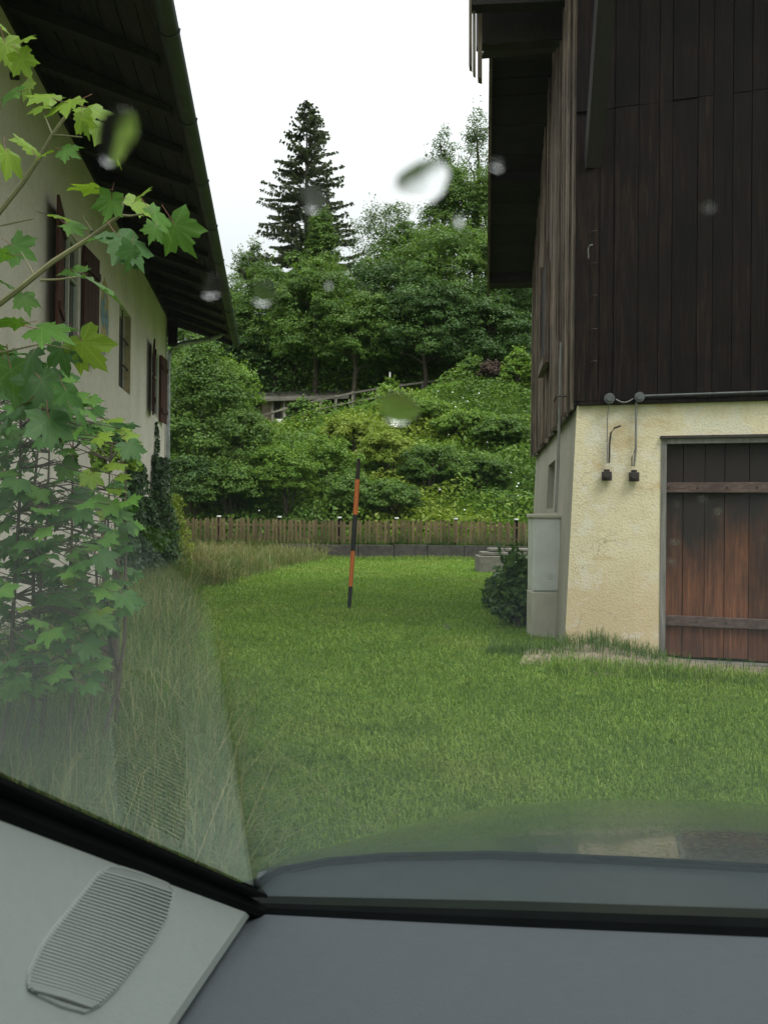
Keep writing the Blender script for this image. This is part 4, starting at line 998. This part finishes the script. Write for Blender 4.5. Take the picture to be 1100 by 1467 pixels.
ivy('ivy', 'pointed ivy column on the farmhouse wall below the far shutters', [(14.4, 16.6, 0, 2.6, .6, .8), (15.2, 15.8, 2.2, 3.3, .06, .03), (12.6, 14.8, 0, 2.3, .3, .17)], 'ivy', .08, 7500)
ivy('creeper', 'bright yellow-green creeper at the foot of the downpipe', [(16.2, 18.2, 0, 1.9, .8, 1)], 'yellow', .085, 3600, 'creeper')
# ================================================================== MAPLE SAPLINGS
def maple_mesh(name, curl, fold, seed, mat):
    r_ = random.Random(seed)
    half = [(172, .26), (155, .40), (144, .44), (120, .70), (110, .62), (98, .66), (86, .50), (74, .70), (66, .70), (52, 1.0), (43, .80), (33, .80), (25, .56), (17, .80), (11, .80), (0, 1.1)]
    pts = [(a, r) for a, r in half] + [(-a, r) for a, r in half[-2::-1]]
    V = [(0, 0, 0)]
    for a, r in pts:
        r *= r_.uniform(.93, 1.06); t = math.radians(a+r_.uniform(-2, 2)); x = math.sin(t)*r; y = math.cos(t)*r
        lobe = 1 if r > .6 else 0
        V.append((x, y, -curl*(r**2)*(.6+.4*abs(math.sin(t))) + (.0 if lobe else -.10*fold) + abs(x)*fold*.35 + r_.uniform(-.05, .05)))
    n = len(pts); Fs = [(0, k, k+1) for k in range(1, n)]; mi = [0]*len(Fs)
    b = len(V); w_ = .013
    V += [(-w_, .02, 0), (w_, .02, 0), (w_, -.35, -.06), (-w_, -.35, -.06), (w_, -.7, -.02), (-w_, -.7, -.02), (0, 0, -.03), (0, -.35, -.08), (0, -.7, -.05)]
    Fs += [(b, b+1, b+2, b+3), (b+3, b+2, b+4, b+5), (b, b+3, b+7, b+6), (b+1, b+6, b+7, b+2), (b+3, b+5, b+8, b+7), (b+2, b+7, b+8, b+4)]; mi += [1]*6
    rnd = [r_.uniform(.2, .8)]*len(Fs)
    me = npmesh(name, [tuple(v) for v in V], Fs, True, rnd, mi)
    me.materials.append(LM[mat]); me.materials.append(M['petiole']); return me
MESH = {k: [maple_mesh('maple_leaf', random.uniform(.15, .5), random.uniform(.1, .7), i*7+j, k) for i in range(5)] for j, k in enumerate(('maple', 'maple_dark', 'maple_lime'))}
def leaf(root, pos, tip, nrm, size, kind, name='leaf'):
    tip = Vector(tip).normalized(); nrm = Vector(nrm); nrm = (nrm-tip*nrm.dot(tip)).normalized(); side = tip.cross(nrm)
    o = bpy.data.objects.new(name, random.choice(MESH[kind])); COL.objects.link(o)
    o.parent = root; R = Matrix((side, tip, nrm)).transposed().to_4x4()
    o.matrix_local = Matrix.Translation(Vector(pos)-ORG[root.name]) @ R @ Matrix.Diagonal((size, size, size, 1))
    return o
sap = empty('maple_sapling', (-1.35, 1.9, 0), 'near maple sapling with long arching branch and big lime leaves, at top left', 'sapling')
mb = MB()
def ppath(pts, d): return [P(x, y, (d if isinstance(d, (int, float)) else d[i])) for i, (x, y) in enumerate(pts)]
brs = [([(-330, 760), (-120, 470), (0, 302), (32, 262), (55, 228), (75, 193), (100, 158)], 1.75, .0055),
       ([(-300, 900), (-120, 510), (0, 434), (28, 413), (75, 375), (125, 343), (150, 325), (172, 308)], 1.7, .0062),
       ([(172, 308), (186, 309), (206, 306)], 1.68, .0025), ([(172, 308), (176, 295), (175, 280)], 1.68, .0025),
       ([(75, 193), (68, 175), (60, 157)], 1.75, .002), ([(75, 193), (95, 194), (118, 196)], 1.75, .002), ([(-60, 330), (0, 323), (48, 313)], 1.8, .002),
       ([(125, 343), (132, 330), (118, 308)], 1.7, .0022), ([(58, 401), (85, 400), (112, 396)], 1.7, .0022), ([(50, 396), (42, 380), (30, 360)], 1.7, .002),
       ([(0, 505), (25, 500), (60, 492), (100, 500)], 1.75, .002), ([(55, 228), (45, 215), (35, 205)], 1.75, .002),
       ([(-100, 120), (-30, 95), (5, 80), (25, 60)], 1.8, .004)]
for pts, d, r in brs: mb.tube(ppath(pts, d), [r*1.25-(r*.6)*k/(len(pts)-1) for k in range(len(pts))], 6)
for a in (0,):
    mb.tube([(-1.35, 1.9, -.02), (-1.30, 1.85, .8), P(-300, 900, 1.7)], [.014, .011, .008], 7); mb.tube([(-1.33, 1.87, .3), (-1.33, 1.87, 1.0), P(-330, 760, 1.75)], [.012, .01, .007], 7)
    mb.tube([P(-330, 760, 1.75), P(-250, 400, 1.8), P(-100, 120, 1.8)], [.007, .006, .005], 6)
mb.build('branch', M['stem'], sap, smooth=True)
# (px, py, width px, tip angle on picture in degrees [0 = right, 90 = up], kind, depth, facing)
NL = [(8, 62, 62, -70, 'maple_lime'), (30, 82, 50, -60, 'maple_lime'), (38, 118, 48, -75, 'maple_lime'), (8, 40, 40, 120, 'maple_lime'), (36, 55, 30, 60, 'maple_lime'),
      (72, 138, 62, 150, 'maple_lime'), (103, 142, 74, 200, 'maple_lime'), (62, 152, 46, 190, 'maple_lime'), (130, 155, 66, -20, 'maple_lime'), (140, 182, 70, -45, 'maple_lime'), (118, 168, 50, -80, 'maple_lime'), (162, 205, 62, -60, 'maple_lime'),
      (22, 130, 48, 170, 'maple'), (45, 212, 52, 120, 'maple_lime'), (10, 218, 72, -70, 'maple_lime'), (92, 214, 44, -10, 'maple'), (58, 222, 38, 40, 'maple_lime'),
      (135, 268, 66, 165, 'maple_lime'), (160, 285, 56, -110, 'maple'), (190, 288, 58, -15, 'maple_lime'), (222, 305, 66, -40, 'maple'), (250, 322, 78, -50, 'maple'), (222, 326, 40, -100, 'maple'), (200, 280, 40, 60, 'maple_lime'),
      (176, 342, 90, -40, 'maple_dark'), (150, 340, 54, 180, 'maple'), (190, 358, 58, -95, 'maple_dark'),
      (84, 308, 70, 10, 'maple_lime'), (100, 322, 44, -20, 'maple'), (20, 352, 66, -20, 'maple'), (8, 362, 60, 160, 'maple'),
      (130, 400, 84, -15, 'maple'), (110, 388, 50, 150, 'maple'), (15, 408, 56, -10, 'maple'), (35, 425, 44, -60, 'maple'),
      (60, 470, 84, 0, 'maple'), (28, 460, 62, 170, 'maple'), (118, 490, 84, -45, 'maple_lime'), (88, 500, 64, -80, 'maple_dark'), (45, 510, 74, -110, 'maple_dark'),
      (16, 530, 92, -80, 'maple'), (60, 545, 98, -45, 'maple_dark'), (95, 560, 66, -60, 'maple_dark'), (24, 585, 86, 200, 'maple_dark'), (70, 600, 80, -70, 'maple_dark'), (110, 590, 50, -40, 'maple_dark')]
for (px, py, wpx, ang, kd) in NL:
    d = random.uniform(1.6, 1.85); p = P(px, py, d); a = math.radians(ang)
    tip = Vector((math.cos(a), random.uniform(-.5, .5), math.sin(a)-.25)); nrm = Vector((random.uniform(-.6, .6), -random.uniform(-.1, .9), random.uniform(.4, 1.0)))
    leaf(sap, p, tip, nrm, wpx/F*d/1.7, kd)
sap2 = empty('maple_sapling', (-1.75, 3.4, 0), 'bushy young maple thicket in front of the farmhouse wall, lower left', 'sapling')
poly = [(-60, 470), (60, 520), (120, 560), (150, 598), (190, 612), (200, 640), (188, 700), (192, 760), (170, 800), (205, 830), (190, 880), (165, 925), (130, 985), (-60, 1000)]
def inside(x, y):
    c = False; j = len(poly)-1
    for i in range(len(poly)):
        xi, yi = poly[i]; xj, yj = poly[j]
        if (yi > y) != (yj > y) and x < (xj-xi)*(y-yi)/(yj-yi)+xi: c = not c
        j = i
    return c
stems = [(30, 3.1, 520), (62, 3.3, 560), (72, 3.6, 600), (158, 3.9, 640), (105, 3.5, 620), (130, 3.7, 720), (-30, 3.0, 500), (180, 3.6, 650)]
mb = MB(); SP = []
for (px, d, top) in stems:
    t = P(px, top, d); base = Vector((t.x*.8-.35+random.uniform(-.1, .1), d+random.uniform(-.1, .1), 0)); mid = Vector((t.x+random.uniform(-.05, .05), t.y, t.z*.5))
    pts = [base, base.lerp(mid, .6)+Vector((.05, 0, .1)), mid, mid.lerp(t, .5)+Vector((random.uniform(-.03, .03), 0, 0)), t]
    mb.tube(pts, [.012, .010, .008, .006, .003], 6); SP.append([pts[k].lerp(pts[k+1], q/6) for k in range(4) for q in range(6)])
LVS = []; tries = 0
while len(LVS) < 560 and tries < 9000:
    tries += 1; px = random.uniform(-55, 205); py = random.uniform(470, 1000)
    if not inside(px, py): continue
    if 55 < px < 165 and 650 < py < 860 and random.random() < .12: continue
    d = random.uniform(2.7, 4.1); LVS.append((px, py, d))
LVS.sort(key=lambda q: q[2]); stuffV = []
for i, (px, py, d) in enumerate(LVS):
    p = P(px, py, d); best = min((q for s_ in SP for q in s_), key=lambda q: (q-p).length+abs(q.z-p.z)*.3)
    mb.tube([best, best.lerp(p, .5)+Vector((0, 0, .04)), p], [.0035, .0025, .0015], 4, False)
    out = (p-best); out.z = 0
    tip = (out.normalized() if out.length > .01 else Vector((1, 0, 0)))*.9+Vector((random.uniform(-.6, .6), random.uniform(-.6, .3), random.uniform(-.75, .05)))
    nrm = Vector((random.uniform(-.4, .5), -random.uniform(.15, .8), random.uniform(.5, 1.1)))
    lime = (130 < px < 200 and 590 < py < 690 and random.random() < .6) or random.random() < .05
    kd = 'maple_lime' if lime else random.choice(('maple', 'maple', 'maple_dark', 'maple_dark', 'maple_dark'))
    w_ = random.uniform(.07, .13)*(1.0 if py > 560 else 1.2)
    if i < 285: leaf(sap2, p, tip, nrm, w_/1.55, kd)
    else: stuffV.append((p, tip, nrm, w_/1.55))
# leaves past the individually kept ones, joined
V = []; Fs = []; mi = []; src = MESH['maple_dark'][0]; sv = [v.co.copy() for v in src.vertices]; sf = [tuple(pp.vertices) for pp in src.polygons]; sm_ = [pp.material_index for pp in src.polygons]
for (p, tip, nrm, s_) in stuffV:
    tip = tip.normalized(); nrm = (nrm-tip*nrm.dot(tip)).normalized(); side = tip.cross(nrm); R = Matrix((side, tip, nrm)).transposed(); b = len(V)
    V += [tuple(p-ORG[sap2.name]+R@(c*s_)) for c in sv]; Fs += [tuple(k+b for k in f) for f in sf]; mi += sm_
me = npmesh('far_leaves', V, Fs, False, [random.random() for _ in Fs], mi); o = link('leaves', me, sap2, [LM['maple_dark'], M['petiole']], ORG[sap2.name]); o['kind'] = 'stuff'
mb.build('stems', M['bark'], sap2, smooth=True)
tree(165, 612, 60, 4.6, 'light', 'small lime-leaved shoot right of the maple thicket', 'round', 'young_shoot', 'shrub', 500, 22, .05, 690, .4, None, trunk_r=.006)

# ================================================================== THE CAR AROUND THE CAMERA
K = 1.4
def cs(v): return P(550+F*v[0]/v[1], 740-F*v[2]/v[1], v[1]*K)
gB, gA, gD = cs((-.09386, .59, -.2993)), cs((-.165, .33, -.1215)), cs((-.1062, .41, -.27097))
gC = cs((.23, .46, -.24464))
car = empty('car', (0.4, .8, .25), 'dark green car seen from inside, with rainy windscreen, bonnet and light grey pillar trim', 'car')
n_g = (gC-gB).cross(gA-gB).normalized()
if n_g.z > 0: n_g = -n_g            # towards the cabin
n_p = (gA-gB).cross(gD-gB).normalized()
if n_p.dot(CM.translation-gB) < 0: n_p = -n_p
n_d = (gC-gB).cross(gD-gB).normalized()
if n_d.z < 0: n_d = -n_d
e1 = (gC-gB).normalized(); e2 = n_g.cross(e1).normalized()
if e2.z < 0: e2 = -e2
AB = (gA-gB); k = 1.15/AB.dot(e2)
TL = gB+AB*k; BR = gB+e1*1.25; TR = BR+e2*1.15
mb = MB(); mb.add([gB-e2*.0, BR, TR, TL], [(0, 1, 2, 3)]); mb.build('windscreen', M['windshield'], car)
mb = MB(); s_ = .011
mb.tube([gB+n_g*.006+AB*t for t in (-.02, .3, .6, 1, 1.6, k)], [.0085, .0085, .0085, .008, .008, .008], 8)
mb.tube([gB+n_g*.004-e1*.01-e2*.001, gB+e1*.28+n_g*.006-e2*.001, BR+n_g*.006-e2*.006], [.007, .011, .014], 8)
M['rubber'] = simple('black_seal', (.004, .005, .005), 1.0, var=.3, spec=.05); mb.build('glass_seal', M['rubber'], car, smooth=True)
M['trim'] = simple('light_grey_trim', (.18, .205, .192), .75, var=.03, scale=60, bmp=.15)
M['dash'] = simple('dark_dash_plastic', (.050, .060, .069), .8, var=.04, scale=80, bmp=.25)
M['grille_gap'] = simple('grille_recess', (.15, .165, .155), .8)
pin = (e1 - AB.normalized()*e1.dot(AB.normalized())).normalized()
mb = MB(); c0, c1 = gB+AB*.07-n_g*.004, gB+AB*1.7-n_g*.004; mb.box8([c0-pin*.03, c1-pin*.03, c1+pin*.015, c0+pin*.017, c0-pin*.03-n_g*.003, c1-pin*.03-n_g*.003, c1+pin*.015-n_g*.003, c0+pin*.017-n_g*.003]); mb.build('glass_border', M['rubber'], car)
# pillar trim panel
DB = gD-gB
off = -n_p*.0
c = [gB+n_p*0, gB+AB*1.3, gB+AB*1.15+DB*1.55, gB+DB*1.6]
c = [v - n_g.normalized()*-.0 for v in c]
mb = MB(); mb.box8([v-n_p*.04 for v in c]+c); mb.build('pillar_trim', M['trim'], car, bevel=.012)
def ph(px, py, o=0): return hit(px, py, gB+n_p*o, n_p)
outl = [(156, 1243), (172, 1244), (205, 1254), (240, 1268), (248, 1280), (240, 1310), (222, 1342), (196, 1378), (165, 1418), (142, 1440), (120, 1450), (88, 1441), (52, 1424), (40, 1408), (42, 1392), (60, 1356), (82, 1326), (106, 1297), (138, 1255)]
mb = MB(); O = [ph(x, y, .0012) for x, y in outl]; cc = sum(O, Vector())/len(O)
mb.add([cc]+O, [(0, 1+i, 1+(i+1) % len(O)) for i in range(len(O))]); spk = mb.build('speaker_grille', M['grille_gap'], car)
mb = MB(); mb.tube([ph(x, y, .0002) for x, y in outl+outl[:1]], .0016, 8); mb.build('grille_rim', M['trim'], spk, smooth=True)
def chain(pts, t):
    L = [0]
    for a, b in zip(pts[:-1], pts[1:]): L.append(L[-1]+math.dist(a, b))
    s = t*L[-1]
    for i in range(len(pts)-1):
        if s <= L[i+1]+1e-6:
            f_ = (s-L[i])/(L[i+1]-L[i]); return (pts[i][0]+(pts[i+1][0]-pts[i][0])*f_, pts[i][1]+(pts[i+1][1]-pts[i][1])*f_)
Lc = [(150, 1248), (138, 1257), (106, 1298), (82, 1327), (60, 1357), (43, 1392), (41, 1413), (50, 1421)]
Rc = [(246, 1276), (246, 1284), (239, 1311), (221, 1343), (195, 1379), (164, 1418), (141, 1439), (127, 1446)]
for i in range(40):
    a = chain(Lc, (i+.6)/40.6); b = chain(Rc, (i+.6)/40.6); mb = MB(); mb.tube([ph(*a, .0022), ph((a[0]+b[0])/2, (a[1]+b[1])/2-1.5, .0026), ph(*b, .0022)], .00115, 5)
    mb.build('grille_rib', M['trim'], spk)
# dashboard: top and rolled edge towards the seats
R0 = gC+(gC-gB)*1.6; fw = DB*1.5
mb = MB(); a = gB-n_d*.006-e1*.15; b = R0-n_d*.006; NX, NY = 14, 16; V = []
for j in range(NY+1):
    t = j/NY
    for i in range(NX+1):
        s = i/NX; p = (a.lerp(b, s)) + fw*t; V.append(p - n_d*(.10*max(0, t-.88)**2*60) )
mb.add(V, [(j*(NX+1)+i, j*(NX+1)+i+1, (j+1)*(NX+1)+i+1, (j+1)*(NX+1)+i) for j in range(NY) for i in range(NX)])
V2 = V[-(NX+1):]; mb.add(V2+[v-Vector((0, 0, .45)) for v in V2], [(i, i+1, NX+2+i, NX+1+i) for i in range(NX)])
mb.build('dashboard', M['dash'], car, smooth=True)
# defroster slots near the glass on the right
for i in range(0):
    p = gB+e1*(.40+i*.021)+DB*.12+n_d*-.003; mb = MB(); mb.box(p, e1*.007, DB.normalized()*.018, n_d*.003); mb.build('defroster_fin', M['conduit'], car)
# bonnet and scuttle
def paint():
    m, nt, bs = newmat('dark_green_paint'); bs.inputs['Base Color'].default_value = (.007, .013, .012, 1); bs.inputs['Metallic'].default_value = 0
    bs.inputs['Roughness'].default_value = .3; bs.inputs['Coat Weight'].default_value = 1; bs.inputs['Coat Roughness'].default_value = .04
    tc = N(nt, 'ShaderNodeTexCoord'); v = N(nt, 'ShaderNodeTexVoronoi'); v.inputs['Scale'].default_value = 110; nt.links.new(tc.outputs['Object'], v.inputs['Vector'])
    n_ = noise(nt, 18, 4); r = ramp(nt, v.outputs['Distance'], [(.12, (1, 1, 1)), (.42, (0, 0, 0))]); h = mixc(nt, 1, r, n_, 'MULTIPLY')
    b = N(nt, 'ShaderNodeBump'); b.inputs['Strength'].default_value = .35; b.inputs['Distance'].default_value = .002
    nt.links.new(h, b.inputs['Height']); nt.links.new(b.outputs[0], bs.inputs['Coat Normal']); nt.links.new(b.outputs[0], bs.inputs['Normal']); return m
M['paint'] = paint()
M['scuttle'] = simple('scuttle_plastic', (.016, .022, .023), .45, var=.15, scale=10)
rear = [(368, 1264, 1.16), (400, 1243, 1.17), (470, 1230, 1.17), (550, 1223, 1.16), (700, 1220, 1.14), (900, 1228, 1.10), (1100, 1239, 1.05), (1300, 1254, 1.0), (1600, 1285, .95)]
silh = [(371, 1258, 1.19), (430, 1236, 1.35), (480, 1216, 1.5), (540, 1196, 1.66), (610, 1176, 1.84), (700, 1156, 2.02), (850, 1143, 2.2), (1050, 1148, 2.15), (1300, 1175, 2.05), (1600, 1220, 1.9)]
def resamp(L, n): 
    return [tuple(np.interp(k/(n-1)*(len(L)-1), range(len(L)), [q[c] for q in L]) for c in range(3)) for k in range(n)]
ra, sa = resamp(rear, 33), resamp(silh, 33); NR = 8; V = []
for i in range(33):
    a = P(*ra[i]); b = P(*sa[i])
    for j in range(NR+1):
        t = j/NR; p = a.lerp(b, t); p.z += .012*math.sin(math.pi*t); V.append(p)
    o_ = (b-a); o_.z = 0; o_ = o_.normalized()
    if i < 12: o_ = (o_*.3+Vector((-.8, .45, 0))).normalized()
    for (q, z) in ((.05, -.025), (.11, -.09), (.15, -.2), (.15, -.5)): V.append(b+o_*q+Vector((0, 0, z)))
NC = NR+5
mb = MB(); mb.add(V, [(i*NC+j, (i+1)*NC+j, (i+1)*NC+j+1, i*NC+j+1) for i in range(32) for j in range(NC-1)]); mb.build('bonnet', M['paint'], car, smooth=True)
mb = MB(); V = []
for i in range(33):
    a = P(*ra[i]) - Vector((0, 0, .012)); t = i/32; g_ = gB-n_g*.004-e1*.05+e1*1.32*t-e2*.012
    for j in range(5):
        q = j/4; p = a.lerp(g_, q); p.z -= .018*math.sin(math.pi*q); V.append(p)
mb.add(V, [(i*5+j, (i+1)*5+j, (i+1)*5+j+1, i*5+j+1) for i in range(32) for j in range(4)]); mb.build('scuttle', M['scuttle'], car, smooth=True)
mb = MB(); mb.tube([P(*(q[0], q[1]+2, q[2])) for q in rear], .003, 8); mb.build('bonnet_seal', M['rubber'], car, smooth=True)
# cabin shell: floor, sill panels, seat back wall and roof lining
M['lining'] = simple('dark_lining', (.03, .03, .032), .9)
mb = MB()
mb.box((-.75, -1.5, .3), (1.75, 0, 0), (0, 2.25, 0), (0, 0, .03)); mb.box((-.78, -1.5, .33), (.03, 0, 0), (0, 2.2, 0), (0, 0, .62)); mb.box((1.0, -1.5, .33), (.03, 0, 0), (0, 2.2, 0), (0, 0, .62))
mb.box((-.75, -1.5, .33), (1.75, 0, 0), (0, .03, 0), (0, 0, .9)); mb.build('cabin_floor', M['lining'], car)
zr_ = max(TL.z, TR.z)
mb = MB(); mb.box8([TL, TR, Vector((1.0, -1.5, zr_)), Vector((-.8, -1.5, zr_))]+[v+Vector((0, 0, .04)) for v in (TL, TR, Vector((1.0, -1.5, zr_)), Vector((-.8, -1.5, zr_)))]); mb.build('roof_panel', M['trim'], car)
# ------------------------------------------------------------------ rain on the windscreen
def water():
    m, nt, bs = newmat('rain_water'); nt.nodes.remove(bs)
    g = N(nt, 'ShaderNodeBsdfGlass'); g.inputs['IOR'].default_value = 1.33; g.inputs['Roughness'].default_value = .08
    nt.links.new(g.outputs[0], nt.nodes['Material Output'].inputs[0]); return m
M['water'] = water()
DR = [(606, 262, 40, 27, 'largest rain smear on the windscreen, against the sky by the right trees'),
      (572, 588, 30, 20, 'blurred raindrop on the windscreen over the green slope'),
      (165, 196, 27, 42, 'long raindrop on the windscreen beside the lime maple leaves'),
      (304, 412, 13, 18, 'small raindrop on the windscreen at the farmhouse gutter'),
      (378, 422, 20, 15, 'raindrop on the windscreen below the foot of the spruce'),
      (448, 286, 17, 17, 'raindrop on the windscreen in front of the spruce trunk'),
      (712, 238, 7, 7, 'tiny raindrop on the windscreen by the dark barn soffit')]
for (px, py, rx, ry, lab) in DR:
    cpt = hit(px, py, gB, n_g); right = (hit(px+rx, py, gB, n_g)-cpt); upv = (hit(px, py-ry, gB, n_g)-cpt)
    hgt = min(right.length, upv.length)*(.10 if 'largest' in lab or 'maple' in lab else .028); n_o = -n_g; V = []; NRg, NA = 6, 24
    ph_ = random.uniform(0, 6)
    for r in range(NRg+1):
        t = r/NRg
        for k_ in range(NA):
            a = 2*math.pi*k_/NA; j = 1+.13*math.sin(2*a+ph_)+.08*math.sin(3*a+ph_*2)
            V.append(cpt+right*math.cos(a)*t*j+upv*math.sin(a)*t*j+n_o*(.0006+hgt*(1-t*t)))
    Fs = [(r*NA+k_, r*NA+(k_+1) % NA, (r+1)*NA+(k_+1) % NA, (r+1)*NA+k_) for r in range(NRg) for k_ in range(NA)]
    b = len(V); V += [cpt+right*math.cos(2*math.pi*k_/NA)*(1+.13*math.sin(2*2*math.pi*k_/NA+ph_)+.08*math.sin(3*2*math.pi*k_/NA+ph_*2))+upv*math.sin(2*math.pi*k_/NA)*(1+.13*math.sin(2*2*math.pi*k_/NA+ph_)+.08*math.sin(3*2*math.pi*k_/NA+ph_*2))+n_o*.0003 for k_ in range(NA)]
    Fs += [(NRg*NA+k_, NRg*NA+(k_+1) % NA, b+(k_+1) % NA, b+k_) for k_ in range(NA)]+[tuple(b+k_ for k_ in range(NA))]
    mb = MB(); mb.add(V, Fs); bm_o = mb.build('raindrop', M['water'], None, smooth=True, at=cpt); tag(bm_o, lab, 'raindrop', 'raindrops on the windscreen')
bok = [(970, 725), (1008, 718), (1030, 735), (968, 780), (963, 808), (1095, 775), (788, 828)]
where = ['over the upper left corner of the barn door', 'over the upper middle of the barn door', 'on the barn door, right of the upper middle one', 'at the left edge of the darkened door planks', 'lowest of those over the barn door left edge', 'over the right edge of the barn door', 'over the utility cabinet front', 'against the dark barn boards', 'against the trees left of the barn eave', 'over the lawn right of the striped pole', 'against the trees under the spruce']
bok += [(1015, 300), (655, 318), (640, 900), (470, 410)]
for (px, py), wh in zip(bok, where):
    cpt = hit(px, py, gB, n_g); r_ = random.uniform(.00035, .0008); mb = MB(); V = [cpt-n_g*(.0004+r_*.7)]
    for q_ in (.6, 1.0):
        for k_ in range(10):
            a = .628*k_; V.append(cpt-n_g*(.0004+r_*(.5 if q_ < 1 else 0))+e1*math.cos(a)*r_*q_+e2*math.sin(a)*r_*q_*1.2)
    Fs = [(0, 1+k_, 1+(k_+1) % 10) for k_ in range(10)]+[(1+k_, 11+k_, 11+(k_+1) % 10, 1+(k_+1) % 10) for k_ in range(10)]+[tuple(range(11, 21))[::-1]]
    mb.add(V, Fs); tag(mb.build('raindrop', M['water'], None, smooth=True, at=cpt), 'tiny raindrop ' + wh, 'raindrop', 'fine raindrops scattered over the windscreen')
n_tri = sum(len(o.data.polygons) for o in S.objects if o.type == 'MESH')
print('POLYS', n_tri, 'OBJS', len(S.objects))
